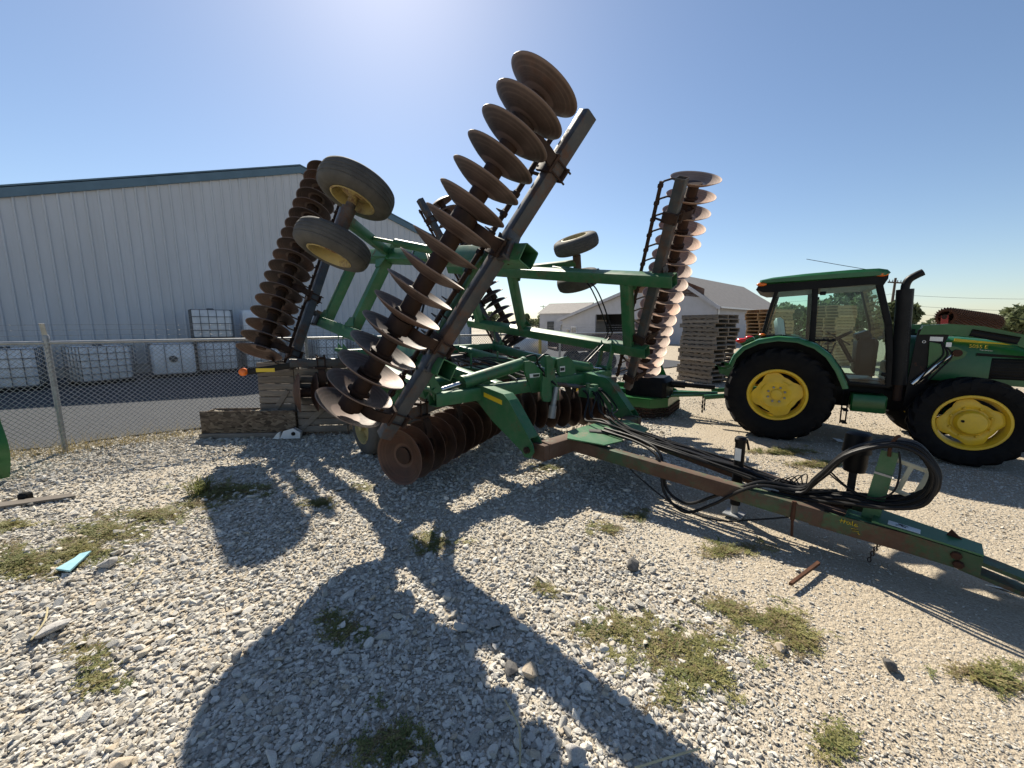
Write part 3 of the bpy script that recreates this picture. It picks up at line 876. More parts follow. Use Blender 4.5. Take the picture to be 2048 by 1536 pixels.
def wing(sgn):
    """sgn -1: right wing (near), +1: left wing (far)"""
    w = V((0, -sgn * sP, cP)); n = V((0, -sgn * cP, -sP)); n0 = -2.194
    P = lambda f, wv, nn=0.0: V((f, 0, 0)) + w * wv + n * (n0 + nn)
    sec = .165
    def outer(f): return 1.50 + .142 * (.28 - f)
    def inner(f): return .42 + .122 * (-.30 - f)
    m = MB(); m.beam(P(.28, outer(.28)), P(-4.45, outer(-4.45)), sec, sec, up=w, r=.016, hollow=.010, ends=(True, True)); ob = m.build('wing_outer_beam', MAT['green'], harrow)
    m = MB(); m.beam(P(-.30, inner(-.30)), P(-4.5, inner(-4.5)), sec, sec, up=w, r=.016, hollow=.010, ends=(True, True)); ib = m.build('wing_inner_beam', MAT['green'], harrow)
    for f0, f1 in ((-.42, -.58), (-2.68, -2.86), (-4.0, -4.12)):
        m = MB(); m.beam(P(f0, outer(f0) - sec * .5), P(f1, inner(f1) + sec * .5), .145, .145, up=n, r=.014); m.build('wing_cross_member', MAT['green'], harrow)
        for q, g, sg in ((f0, outer, -1), (f1, inner, 1)):
            m = MB(); z = g(q) + sg * sec * .5
            pts = [P(q - .17, z, -.08), P(q + .17, z, -.08), P(q + .07, z + sg * .13, -.08), P(q - .07, z + sg * .13, -.08)]
            m.prism(pts, n * -.010); m.build('gusset', MAT['green'], harrow)
    # brackets tying the gang beams to the frame
    for f, g in ((.16, outer), (-.40, inner), (-4.35, outer), (-4.25, inner)):
        m = MB(); rot = Matrix((V((1, 0, 0)), w, n)).transposed()
        m.box(P(f - .10, g(f) + .01, -.105), (.17, .19, .045), rot, .008)
        m.box(P(f - .03, g(f) + .12, -.10), (.016, .09, .13), rot, .004)
        m.box(P(f - .17, g(f) + .12, -.10), (.016, .09, .13), rot, .004)
        for a in (-.09, .09):
            m.cyl(P(f - .10 + a * .8, g(f) + .085, -.16), P(f - .10 + a * .8, g(f) + .085, -.07), .014, n=6)
            m.cyl(P(f - .10 + a * .8, g(f) - .07, -.16), P(f - .10 + a * .8, g(f) - .07, -.07), .014, n=6)
        m.build('gang_bracket', MAT['gang_steel'], harrow)
    # hinge lugs to the centre frame
    for f in (-.95, -3.55):
        m = MB()
        for q in (-.10, .10):
            a = P(f + q, inner(f) + .02, .05); b = V((f + q, sgn * 1.62, 1.02 + .114 * (-.85 - f)))
            m.prism([a + w * .10, a - w * .10 + n * .04, b + V((0, 0, -.10)), b + V((0, -sgn * .10, .0)), b + V((0, -sgn * .02, .12))], (.022, 0, 0))
        m.cyl(V((f - .13, sgn * 1.62, 1.03 + .114 * (-.85 - f))), V((f + .15, sgn * 1.62, 1.03 + .114 * (-.85 - f))), .03, n=12)
        m.build('hinge', MAT['green'], harrow)
    # wing wheels on their folding arm
    if sgn < 0: c1, c2 = V((-1.48, -2.06, 3.07)), V((-1.67, -2.26, 2.53))
    else: c1, c2 = V((-1.60, 1.66, 3.06)), V((-1.72, 1.90, 2.50))
    mid = (c1 + c2) / 2
    lug = P(-2.62, outer(-2.62) + .03)
    m = MB(); m.beam(P(-2.44, outer(-2.44) + .03, -.02), P(-2.95, outer(-2.95) + .03, -.02), .20, .20, up=w, r=.014); m.build('axle_lug', MAT['green'], harrow)
    m = MB(); m.beam(lug + n * -.03, mid, .13, .10, up=w, r=.012); arm = m.build('wheel_arm', MAT['green'], harrow)
    m = MB(); m.cyl(mid - (c1 - c2) * .38, mid + (c1 - c2) * .38, .048, n=16); m.cyl(mid - (c1 - c2) * .2, mid + (c1 - c2) * .2, .07, n=16); m.build('axle', MAT['gang_steel'], arm)
    m = MB(); a = P(-1.1, outer(-1.1), -.10); b = lug.lerp(mid, .55)
    m.cyl(a, a.lerp(b, .6), .045, n=14); m.cyl(a.lerp(b, .6), b, .022, n=10); m.build('lift_cylinder', MAT['green'], harrow)
    for c in (c1, c2):
        imp_wheel(c, w, 1 if c is c2 else -1)
    # hydraulic hoses clipped along the frame
    m = MB(); m.tube(spline([P(-1.4, outer(-1.4), -.10), P(-1.15, outer(-1.2) - .22, -.12), P(-1.0, inner(-1) + .35, -.1), P(-1.05, inner(-1) + .1, -.1), V((-1.1, sgn * 1.3, 1.15))], 6), .012, 6); m.build('hose', MAT['hose'], harrow)
    m = MB(); m.tube(spline([P(-1.35, outer(-1.35), -.10), P(-1.05, outer(-1.1) - .26, -.13), P(-.92, inner(-1) + .30, -.1), P(-.98, inner(-1) + .1, -.1), V((-1.0, sgn * 1.25, 1.15))], 6), .012, 6); m.build('hose', MAT['hose'], harrow)
    for f in (-.9, -1.75):
        m = MB(); m.beam(P(f, outer(f) + .09, -.09), P(f, outer(f) - .09, -.09), .035, .008, up=n, r=.002); m.build('hose_strap', MAT['galv'], harrow)

def tyre_prof(Rt, W, rim):
    h = W / 2
    return [(-h * .62, rim), (-h * .86, rim + (Rt - rim) * .22), (-h, rim + (Rt - rim) * .5), (-h * .93, rim + (Rt - rim) * .78), (-h * .78, Rt * .975),
            (-h * .60, Rt * .995), (-h * .56, Rt * .972), (-h * .50, Rt * .972), (-h * .46, Rt), (-h * .20, Rt), (-h * .16, Rt * .972), (-h * .10, Rt * .972), (-h * .06, Rt),
            (h * .06, Rt), (h * .10, Rt * .972), (h * .16, Rt * .972), (h * .20, Rt), (h * .46, Rt), (h * .50, Rt * .972), (h * .56, Rt * .972), (h * .60, Rt * .995),
            (h * .78, Rt * .975), (h * .93, rim + (Rt - rim) * .78), (h, rim + (Rt - rim) * .5), (h * .86, rim + (Rt - rim) * .22), (h * .62, rim)]
def soft_prof(Rt, W, rim):
    h = W / 2; g = Rt * .988
    half = [(-h * .80, rim), (-h * .95, rim + (Rt - rim) * .16), (-h, rim + (Rt - rim) * .36), (-h * .96, rim + (Rt - rim) * .58), (-h * .85, rim + (Rt - rim) * .78), (-h * .70, Rt * .955), (-h * .53, Rt * .978), (-h * .50, Rt * .968), (-h * .46, Rt * .969), (-h * .43, Rt * .987), (-h * .20, Rt), (-h * .17, g), (-h * .13, g), (-h * .10, Rt)]
    return half + [(-t, r) for t, r in reversed(half)]
def imp_wheel(c, ax, face):
    m = MB(); m.lathe(soft_prof(.378, .25, .205), c, ax, 44, closed=True); ty = m.build('wheel', MAT['rubber_dusty'], harrow)
    m = MB(); m.lathe([(-.118, .224), (-.122, .205), (-.095, .192), (-.05, .180), (.05, .180), (.095, .192), (.122, .205), (.118, .224)], c, ax, 36)
    m.lathe([(face * .02, .18), (face * .045, .13), (face * .075, .075), (face * .075, .001)], c, ax, 30)
    m.build('rim', MAT['yellow_old'], ty)
    m = MB(); a = V(ax).normalized()
    m.cyl(V(c) + a * face * .05, V(c) + a * face * .14, .045, n=14); m.build('hub', MAT['yellow_old'], ty)
wing(-1)
wing(+1)

# ---- centre frame
FZ = lambda x: .955 + .114 * (-.85 - x)
m = MB(); m.beam((-.87, -1.62, FZ(-.87) - .02), (-.87, 1.62, FZ(-.87) - .02), .16, .145, r=.014, hollow=.01, ends=(True, True)); m.build('front_tube', MAT['green'], harrow)
m = MB(); m.beam((-3.55, -1.62, FZ(-3.55)), (-3.55, 1.62, FZ(-3.55)), .16, .16, r=.014, hollow=.01, ends=(True, True)); m.build('rear_tube', MAT['green'], harrow)
for y in (-.62, .62, -1.5, 1.5):
    m = MB(); m.beam((-.95, y, FZ(-.95) - .02), (-3.47, y, FZ(-3.47)), .13, .15, r=.014); m.build('frame_rail', MAT['green'], harrow)
m = MB(); m.cyl((-2.0, -1.75, FZ(-2) - .16), (-2.0, 1.75, FZ(-2) - .16), .075, n=18); rock = m.build('rockshaft', MAT['green'], harrow)
for sg in (-1, 1):
    m = MB(); m.beam((-2.0, sg * 1.42, FZ(-2) - .16), (-2.35, sg * 1.42, .36), .10, .13, up=(1, 0, 0)); arm = m.build('wheel_arm', MAT['green'], rock)
    m = MB(); m.cyl((-2.35, sg * 1.13, .36), (-2.35, sg * 1.71, .36), .045, n=14); m.build('axle', MAT['gang_steel'], harrow)
    imp_wheel((-2.35, sg * 1.70, .38), (0, sg, 0), 1)
    imp_wheel((-2.35, sg * 1.14, .38), (0, sg, 0), -1)
# lights and reflector bracket at the near rear corner
m = MB(); m.beam((-3.75, -2.25, 1.13), (-4.12, -2.74, 1.04), .012, .09, r=.003); lb = m.build('lamp_bracket', MAT['black_metal'], harrow)
m = MB(); m.box((-3.97, -2.54, 1.065), (.006, .26, .055), Matrix.Rotation(R(-37), 3, 'Z')); m.v = [(x + .012, y - .006, z) for x, y, z in m.v]; m.build('reflector', MAT['sticker_yellow'], lb)
m = MB(); m.lathe([(-.035, .001), (-.035, .04), (-.02, .058), (.02, .058), (.04, .035), (.045, .001)], (-4.15, -2.79, 1.04), (.9, -.44, 0), 18); m.build('amber_lamp', MAT['amber'], lb)

# ---- pull arms between front tube and hitch bar
prof = [(-.94, 1.02), (-.80, 1.035), (-.41, .985), (-.33, .93), (.03, .53), (.055, .45), (0, .37), (-.08, .37), (-.13, .42), (-.60, .66), (-.85, .83), (-.96, .86)]
for sg in (-1, 1):
    m = MB()
    y0, y1 = sg * 1.03, sg * .89
    m.prism([(x, y0, z) for x, z in prof], (0, (y1 - y0) * .07, 0)); m.prism([(x, y1, z) for x, z in prof], (0, (y0 - y1) * .07, 0))
    top = [(-.94, 1.02), (-.80, 1.035), (-.41, .985), (-.33, .93), (.0, .57)]
    for (xa, za), (xb, zb) in zip(top[:-1], top[1:]):
        if xb == .0: xb, zb = -.02, .585
        m.prism([(xa, y0 * .995, za - .001), (xb, y0 * .995, zb - .001), (xb, y0 * .995, zb - .014), (xa, y0 * .995, za - .014)], (0, (y1 - y0) * .93, 0))
    low = [(-.13, .42), (-.60, .66), (-.85, .83)]
    for (xa, za), (xb, zb) in zip(low[:-1], low[1:]):
        m.prism([(xa, y0 * .995, za + .001), (xb, y0 * .995, zb + .001), (xb, y0 * .995, zb + .014), (xa, y0 * .995, za + .014)], (0, (y1 - y0) * .93, 0))
    arm = m.build('pull_arm', MAT['green'], harrow)
    m = MB(); m.cyl((-.035, sg * 1.06, .455), (-.035, sg * .80, .455), .035, n=14); m.cyl((-.035, sg * 1.075, .455), (-.035, sg * 1.055, .455), .022, n=6); m.build('pivot_pin', MAT['rust_dark'], arm)
    if sg < 0:
        m = MB(); q = [(-.74, .965), (-.43, .915), (-.43, .865), (-.74, .915)]
        m.prism([(x, -1.0305, z) for x, z in q], (0, -.0025, 0)); m.build('yellow_reflector', MAT['sticker_yellow'], arm)

# ---- fold cylinders, mast plates, valve and clutter on the centre frame
for sg in (-1, 1):
    a, b = V((-.93, sg * 1.20, 1.065)), V((-.93, sg * .22, 1.225))
    m = MB(); m.cyl(a, b, .078, n=22); m.cyl(b - (b - a) * .03, b + (b - a) * .02, .088, n=22); m.cyl(a + (b - a) * .0, a + (b - a) * .05, .086, n=22)
    cy = m.build('fold_cylinder', MAT['green'], harrow)
    m = MB(); m.cyl(a, a + (a - b) * .42, .028, n=14); m.build('rod', MAT['chrome'], cy)
    m = MB(); m.tube(spline([b + V((.05, 0, .09)), b + V((.08, -sg * .15, .10)), b + V((.05, -sg * .25, -.05)), V((-.6, 0.05, .95))], 5), .011, 6); m.build('hose', MAT['hose'], cy)
def plate(px, xv, th, mat='green', name='mast_plate'):
    m = MB(); m.prism([hon(x, y, 0, xv) for x, y in px], (-th, 0, 0)); return m.build(name, MAT[mat], harrow)
pl = plate([(1050, 723), (1060, 722), (1071, 729), (1087, 746), (1085, 783), (1064, 786), (1055, 757), (1050, 743)], -.78, .03)
m = MB(); m.prism([hon(x, y, 0, -.777) for x, y in ((1059, 748), (1080, 746), (1079, 754), (1060, 756))], (-.002, 0, 0)); st = m.build('sticker', MAT['sticker_white'], pl)
m = MB(); m.prism([hon(x, y, 0, -.774) for x, y in ((1066, 749), (1079, 748), (1078, 753), (1067, 754))], (-.002, 0, 0)); m.build('sticker_print', MAT['ink'], st)
plate([(1093, 712), (1099, 711), (1106, 717), (1112, 760), (1118, 778), (1118, 800), (1098, 804), (1094, 775)], -.66, .035)
plate([(1086, 752), (1096, 756), (1102, 770), (1104, 795), (1098, 804), (1088, 803), (1083, 790)], -.60, .03, name='link_plate')
pl = plate([(1114, 718), (1135, 712), (1146, 722), (1152, 745), (1125, 762), (1116, 745)], -.82, .03)
m = MB(); m.prism([hon(x, y, 0, -.815) for x, y in ((1120, 733), (1130, 732), (1130, 743), (1120, 744))], (-.002, 0, 0)); st = m.build('sticker', MAT['sticker_white'], pl)
m = MB(); m.prism([hon(x, y, 0, -.812) for x, y in ((1121, 736), (1129, 735), (1129, 741), (1121, 742))], (-.002, 0, 0)); m.build('sticker_print', MAT['ink'], st)
m = MB(); m.cyl((-.62, .02, .66), (-.62, .08, .92), .035, n=12); m.cyl((-.62, .0, .52), (-.62, .02, .68), .05, n=12); m.build('level_cylinder', MAT['galv'], harrow)
m = MB(); m.box((-.52, .62, .80), (.20, .16, .13), None, .012); m.box((-.50, .74, .82), (.10, .10, .16), None, .01); m.cyl((-.5, .6, .86), (-.5, .6, .93), .03, n=10); m.build('valve_block', MAT['green'], harrow)
m = MB(); m.beam((-.78, .25, .93), (-.45, .85, .82), .06, .05); m.build('link_bar', MAT['gang_steel'], harrow)
for k in range(6):
    y0 = -.4 + .2 * k
    m = MB(); m.tube(spline([(-.85, y0, 1.03 + .02 * (k % 2)), (-1.3, y0 * .8 + .1, 1.06), (-1.9, y0 * .7, 1.12 + .03 * (k % 3)), (-2.6, y0 * .6 + .1, 1.17)], 5), .012, 6); m.build('hose', MAT['hose'], harrow)
m = MB(); m.cyl((-1.5, -.35, 1.06), (-1.5, .5, 1.12), .05, n=14); m.cyl((-1.5, .5, 1.12), (-1.5, .75, 1.14), .025, n=12); m.build('lift_cylinder', MAT['green'], harrow)
m = MB(); m.box((-2.0, 0, FZ(-2) - .02), (.5, .5, .03), None, .004); m.box((-2.0, .26, FZ(-2) + .10), (.02, .02, .24)); m.box((-2.0, -.26, FZ(-2) + .10), (.02, .02, .24)); m.build('depth_stop', MAT['green'], harrow)

# ---- hitch bar and tongue
m = MB(); m.beam((.04, -.95, .43), (.04, .95, .43), .17, .165, r=.014)
for sg in (-1, 1):
    m.prism([(-.10, sg * .86, .35), (.13, sg * .86, .35), (.13, sg * .86, .52), (.02, sg * .86, .53), (-.10, sg * .86, .49)], (0, sg * .02, 0))
hb = m.build('hitch_bar', MAT['green_rust'], harrow)
m = MB(); m.prism([(-.05, -.36, .517), (.13, -.60, .517), (.50, -.46, .499), (.55, -.18, .497), (.38, 0, .505), (.55, .18, .497), (.50, .46, .499), (.13, .60, .517), (-.05, .36, .517)], (0, 0, .012)); m.build('gusset_plate', MAT['green'], hb)
for sg in (-1, 1):
    m = MB(); m.beam((.10, sg * .46, .430), (2.25, sg * .155, .281), .105, .132, r=.012); m.build('tongue_rail', MAT['green_rust'], harrow)
m = MB(); m.beam((1.95, 0, .275), (2.98, 0, .235), .14, .09, r=.012); m.build('tongue_bar', MAT['green_rust'], harrow)
for sg in (-1, 1):
    m = MB(); m.prism([(2.18, sg * .212, .345), (2.72, sg * .125, .315), (2.72, sg * .125, .183), (2.18, sg * .212, .213)], (0, -sg * .018, 0)); m.prism([(2.72, sg * .125, .315), (3.04, sg * .095, .285), (3.04, sg * .095, .165), (2.72, sg * .125, .183)], (0, -sg * .018, 0)); m.build('tongue_side_plate', MAT['green_worn'], harrow)
m = MB(); m.prism([(2.52, -.150, .340), (2.52, .150, .340), (2.72, .125, .322), (3.04, .095, .292), (3.04, -.095, .292), (2.72, -.125, .322)], (0, 0, .012)); tp = m.build('tongue_top_plate', MAT['green'], harrow)
m = MB(); m.prism([(2.60, -.120, .3475), (2.76, -.105, .333), (2.76, -.03, .333), (2.60, -.045, .3475)], (0, 0, .003)); tg = m.build('paper_tag', MAT['sticker_white'], tp)
m = MB()
m.tube([(2.64, -.10, .348), (2.66, -.07, .346), (2.69, -.09, .3435)], .003, 4); m.tube([(2.65, -.055, .3465), (2.70, -.06, .342)], .003, 4); m.tube([(2.67, -.09, .3455), (2.67, -.05, .3455)], .003, 4)
m.build('tag_writing', MAT['ink'], tg)
m = MB(); m.prism([(2.88, .05, .315), (2.96, .05, .305), (2.90, .05, .365)], (0, .012, 0)); m.build('lug', MAT['rust'], tp)
for (x, z) in ((2.93, .258), (2.945, .202)):
    m = MB(); m.lathe([(0, .027), (.014, .027), (.022, .022), (.024, .001)], (x, -.104, z), (-.1, -1, 0), 8); m.build('bolt', MAT['rust'], harrow)
m = MB()
for dz in (0, .085):
    m.prism([(2.95, -.07, .262 - dz), (2.95, .07, .262 - dz), (3.55, .055, .15 - dz), (3.62, 0, .14 - dz), (3.55, -.055, .15 - dz)], (0, 0, -.026))
m.build('clevis', MAT['green_worn'], harrow)
# paint pen writing on the tongue side
def strokes(lines, org, ux, uz, r, nm, mat, par):
    m = MB()
    for ln in lines: m.tube([V(org) + V(ux) * a + V(uz) * b for a, b in ln], r, 4)
    return m.build(nm, MAT[mat], par)
yo = V((2.36, -.1895, .292)); ux = V((.69, .112, -.038)); uz = V((.02, 0, .66))
strokes([[(0, 0), (.004, .045)], [(.025, -.002), (.03, .045)], [(-.012, .02), (.045, .028)], [(.065, .03), (.05, .028), (.047, .008), (.058, .0), (.07, .014), (.07, .03), (.078, 0)],
         [(.092, .05), (.09, .01), (.098, 0)], [(.106, .014), (.13, .018), (.128, .03), (.114, .028), (.108, .008), (.12, -.002), (.138, .006)],
         [(.09, -.035), (.135, -.028), (.10, -.06), (.15, -.05), (.145, -.07), (.16, -.078)]], yo, ux, uz, .0019, 'yellow_writing', 'sticker_yellow', harrow)
# chain hanging under the tongue
m = MB()
for k in range(9):
    z = .20 - k * .021 if k < 8 else .02
    an = k * 1.57
    pts = [V((2.58 - k * .006 + .010 * math.cos(t) * math.cos(an), -.06 + .010 * math.cos(t) * math.sin(an), z + .018 * math.sin(t))) for t in np.linspace(0, 2 * math.pi, 9)[:-1]]
    m.tube(pts, .004, 5, closed=True)
m.build('chain', MAT['rust_dark'], harrow)
# parking jack through the A frame
m = MB(); m.cyl((1.60, .02, .10), (1.60, .02, .69), .042, n=16); jk = m.build('jack_tube', MAT['black_metal'], harrow)
m = MB(); m.cyl((1.60, .02, .0), (1.60, .02, .16), .03, n=14); m.box((1.60, .02, .008), (.16, .16, .014), None, .004); m.build('jack_foot', MAT['galv'], jk)
m = MB(); m.lathe([(0, .048), (.03, .05), (.05, .035), (.055, .001)], (1.60, .02, .685), (0, 0, 1), 16); m.tube([(1.60, .02, .70), (1.64, .05, .71), (1.66, .06, .62)], .010, 6); m.build('jack_crank', MAT['black_metal'], jk)
m = MB(); m.box((1.60, -.024, .58), (.05, .004, .11)); m.build('jack_label', MAT['sticker_white'], jk)
m = MB(); m.lathe([(0, .03), (.02, .03)], (1.64, .08, .52), (1, .3, 0), 14); m.lathe([(0, .012), (.02, .012)], (1.64, .08, .52), (1, .3, 0), 14); m.build('jack_pin', MAT['galv'], jk)
# hose mast
m = MB()
base, topp = V((2.50, -.03, .30)), V((2.555, -.03, .84))
m.prism([base + V((-.05, 0, 0)), base + V((.05, 0, 0)), topp + V((.048, 0, 0)), topp + V((-.045, 0, .0))], (0, .012, 0))
m.prism([base + V((-.05, 0.012, 0)), base + V((-.038, .012, 0)), topp + V((-.033, .012, 0)), topp + V((-.045, .012, 0))], (0, .055, 0))
m.box((2.50, -.03, .312), (.26, .16, .022), None, .005)
mast = m.build('hose_mast', MAT['green'], harrow)
m = MB(); m.tube(spline([topp + V((0, -.012, -.03)), topp + V((0, -.03, .05)), topp + V((.02, -.03, .11)), topp + V((.035, -.0, .12))], 4), .011, 7); m.build('hook', MAT['rust'], mast)
m = MB(); m.box(base.lerp(topp, .68) + V((0, -.005, 0)), (.094, .006, .016), Matrix.Rotation(R(8), 3, 'Y')); m.build('mast_label', MAT['galv'], mast)
m = MB()
c0 = V((2.645, .06, .645)); rot = Matrix.Rotation(R(14), 3, 'Y')
for bx, bz, sx, sz in ((0, .105, .21, .03), (0, -.105, .21, .03), (-.09, 0, .03, .19), (0, 0, .03, .19), (.09, 0, .03, .19)):
    m.box(c0 + rot @ V((bx, 0, bz)), (sx, .012, sz), rot, .003)
m.build('slotted_plate', MAT['pale_plate'], mast)
m = MB(); m.lathe([(0, .001), (0, .068), (.05, .075), (.15, .075), (.155, .092), (.30, .078), (.315, .06), (.32, .001)], (2.36, .22, .58), (0, 0, 1), 26); can = m.build('black_canister', MAT['black_plastic'], harrow)
m = MB(); m.beam((2.36, .14, .30), (2.36, .18, .64), .05, .02, up=(0, 1, 0), r=.004); m.build('canister_bracket', MAT['black_metal'], can)

# ---- hydraulic hoses
def hose(pts, r=.0135, n=6):
    m = MB(); m.tube(spline(pts, n), r, 8); return m.build('hydraulic_hose', MAT['hose'], harrow)
loop = [(2.05, .40), (2.18, .56), (2.33, .79), (2.53, .905), (2.68, .915), (2.78, .81), (2.805, .69), (2.75, .55), (2.60, .465), (2.38, .43), (2.12, .37), (1.9, .37)]
hr = random.Random(5)
for k in range(9):
    yo = -.13 + .036 * k; sc = 1.03 - .10 * hr.random() - .03 * (k % 3)
    cx, cz = 2.50, .66
    jit = [(cx + (x - cx) * (sc + hr.uniform(-.02, .02)) if 0 < i < 9 else x, yo * (1.0 if 0 < i < 9 else .8) + hr.uniform(-.012, .012) - .03, cz + (z - cz) * (sc + hr.uniform(-.03, .03)) if 0 < i < 9 else z + .02 * (k % 2)) for i, (x, z) in enumerate(loop)]
    y1 = -.13 + .03 * k
    hj = lambda a: hr.uniform(-a, a)
    back = [(1.55 + hj(.1), y1 * .9 + hj(.03), .445 + .012 * (k % 3)), (1.1 + hj(.1), y1 + hj(.04), .475 + abs(hj(.03))), (.72 + hj(.08), y1 + .02 + hj(.04), .515 + abs(hj(.03))), (.38 + hj(.08), y1 + .06 + hj(.05), .55 + abs(hj(.04))), (.12 + hj(.05), -.02 + .045 * k + hj(.08), .60 + abs(hj(.06))), (-.12 + hj(.08), .18 + .06 * k + hj(.1), .62 + hj(.06)), (-.36 + hj(.06), .46 + .045 * k, .76 + hj(.05)), (-.50, .50 + .04 * k, .84)]
    hose(list(reversed(back)) + jit, .0105 if k % 3 else .0135, 5)
for dy, dz, lo in ((-.02, 0, .035), (.03, .02, .10)):
    hose([(.25, -.12 + dy, .55 + dz), (.7, -.17 + dy, .53 + dz), (.97, -.26 + dy, .475 + dz), (1.06, -.33 + dy, .34), (1.12, -.34 + dy, .14 + lo * .3), (1.30, -.32 + dy, lo), (1.52, -.30 + dy, lo + .14), (1.72, -.28 + dy, .36 + dz), (1.86, -.18 + dy, .42 + dz), (2.1, -.08 + dy, .42), (2.3, 0, .46)], .0135, 6)
hose([(.55, -.30, .38), (.85, -.34, .22), (1.2, -.32, .06), (1.55, -.28, .03), (1.85, -.25, .14), (2.05, -.2, .22)], .007)
hose([(2.22, .0, .62), (2.36, -.07, .53), (2.50, -.10, .50), (2.60, -.09, .57), (2.62, -.05, .72), (2.60, -.03, .85)], .006)
hose([(2.2, .02, .60), (2.4, -.06, .50), (2.6, -.05, .50), (2.75, 0, .62)], .006)
for k in range(5):
    hose([(1.85 + .03 * k, -.05 + .03 * k, .36), (1.92 + .04 * k, -.03 + .03 * k, .45 + .015 * k), (2.02 + .02 * k, .02, .42), (2.08, .03 * k, .38)], .005, 5)
m = MB(); m.tube([(1.78, -.15, .385), (1.95, -.12, .375)], .017, 8); m.build('hose_coupler', MAT['galv'], harrow)
m = MB(); m.tube([(2.08, -.225, .37), (2.08, -.235, .22)], .016, 8); m.tube([(2.08, -.235, .24), (2.09, -.24, .09)], .010, 6); m.build('hose_coupler', MAT['rust'], harrow)
m = MB()
for k in range(4): m.beam((.12 + .07 * k, -.2 + .04 * k, .535), (.30 + .07 * k, -.05 + .04 * k, .533), .10, .012, r=.003)
m.build('rubber_mat', MAT['rubber_dusty'], hb)

# ------------------------------------------------------------------ tractor
TO, TYAW = V((4.504, 6.580, 0)), -.603
tractor = empty('tractor', TO, TYAW, 'green cab tractor with yellow wheels and black exhaust stack parked behind the tongue', 'tractor')
def ag_tyre(c, Rt, W, rim, nl, side):
    m = MB(); h = W / 2
    prof = [(-h * .72, rim), (-h * .95, rim + (Rt - rim) * .25), (-h, rim + (Rt - rim) * .55), (-h * .94, rim + (Rt - rim) * .80), (-h * .80, Rt - .035), (-h * .4, Rt - .028), (0, Rt - .026)]
    prof = prof + [(-t, r) for t, r in reversed(prof[:-1])]
    m.lathe(prof, c, (0, 1, 0), 56, closed=True)
    c = V(c)
    for s in (-1, 1):
        for k in range(nl):
            a0 = 2 * math.pi * (k + (.5 if s > 0 else 0)) / nl
            rings = []
            for u, (t, rr) in enumerate(((-.06, Rt - .03), (.42, Rt - .03), (.80, Rt - .036), (.97, Rt - .07), (1.03, Rt - .125))):
                a = a0 + side * .34 * max(t, 0); wd = .026 + .010 * t
                hh = .036 if t < .9 else (.034 if t < 1 else .012)
                def pt(aa, r): return c + V((math.cos(aa) * r, s * t * h, math.sin(aa) * r))
                da = wd / Rt
                rings.append([pt(a - da, rr - .01), pt(a + da, rr - .01), pt(a + da * .8, rr + hh), pt(a - da * .8, rr + hh)])
            m.loft(rings)
    return m
def ag_wheel(name, x, y, z, Rt, W, rim, nl, front):
    sg = -1 if y < 0 else 1
    m = ag_tyre((x, y, z), Rt, W, rim + .005, nl, 1); ty = m.build(name, MAT['rubber'], tractor)
    c = V((x, y, z)); of = W * .37
    m = MB(); m.lathe([(-of, rim * .93), (-of, rim), (-of + .012, rim + .008), (-of + .02, rim * .96), (-of + .05, rim * .90), (0, rim * .86), (of - .05, rim * .90), (of - .02, rim * .96), (of - .012, rim + .008), (of, rim), (of, rim * .93), (of - .05, rim * .87), (0, rim * .83), (-of + .05, rim * .87), (-of, rim * .93)], c, (0, 1, 0), 48)
    m.build('rim', MAT['yellow'], ty)
    # lobed wheel disc
    rings = []; n = 72
    dish = ((.08, .015), (.30, .015), (.42, .03), (.55, .055), (.66, .055), (.80, .025), (1.0, .012)) if not front else ((.08, .045), (.30, .045), (.50, .04), (.62, .02), (.72, .045), (.85, .05), (1.0, .02))
    for fr, dp in dish:
        rg = []
        for i in range(n):
            a = 2 * math.pi * i / n
            lob = rim * (.785 + .072 * max(-1, min(1, 1.7 * math.cos(4 * (a - .25)))))
            r = rim * .8 * fr if fr < .8 else lob * fr
            rg.append(c + V((math.cos(a) * r, sg * (of - .065 - (0.055 - dp) * 0 + dp * .6), math.sin(a) * r)))
        rings.append(rg)
    m = MB(); m.loft(rings, cap=False); m.add(rings[0], [tuple(range(n))])
    back = [[p - V((0, sg * .014, 0)) for p in rg] for rg in rings]; m.loft(back, cap=False); m.loft([rings[-1], back[-1]], cap=False)
    wd = m.build('wheel_disc', MAT['yellow'], ty)
    yo = y + sg * (of - .065)
    if front:
        m = MB(); m.lathe([(0, .150), (.05, .145), (.075, .125), (.08, .10), (.08, .001)], (x, yo + sg * .02, z), (0, sg, 0), 32); m.build('hub_cap', MAT['yellow'], wd)
        m = MB(); m.lathe([(0, .016), (.01, .016), (.01, .008), (.002, .001)], (x - .085, yo + sg * .10, z + .02), (0, sg, 0), 14); m.build('hub_plug', MAT['black_metal'], wd)
    else:
        m = MB(); m.lathe([(0, .075), (.02, .072), (.025, .06), (.025, .001)], (x, yo + sg * .01, z), (0, sg, 0), 28); m.build('hub_cap', MAT['yellow'], wd)
    rn = .185 if front else .112
    for k in range(8):
        a = 2 * math.pi * (k + .5) / 8
        m = MB(); m.lathe([(0, .017), (.02, .017), (.026, .012), (.028, .001)], (x + rn * math.cos(a), yo + sg * (.015 if front else .012), z + rn * math.sin(a)), (0, sg, 0), 6); m.build('wheel_nut', MAT['galv'] if not front else MAT['yellow'], wd)
for y in (-.80, .80):
    ag_wheel('rear_wheel', 0, y, .683, .695, .41, .382, 21, False)
    ag_wheel('front_wheel', 1.997, y * 1.03, .534, .545, .32, .338, 19, True)
def tbox(nm, c, sz, mat, bev=.02, par=None, rot=None):
    m = MB(); m.box(c, sz, rot, bev); return m.build(nm, MAT[mat], par or tractor)
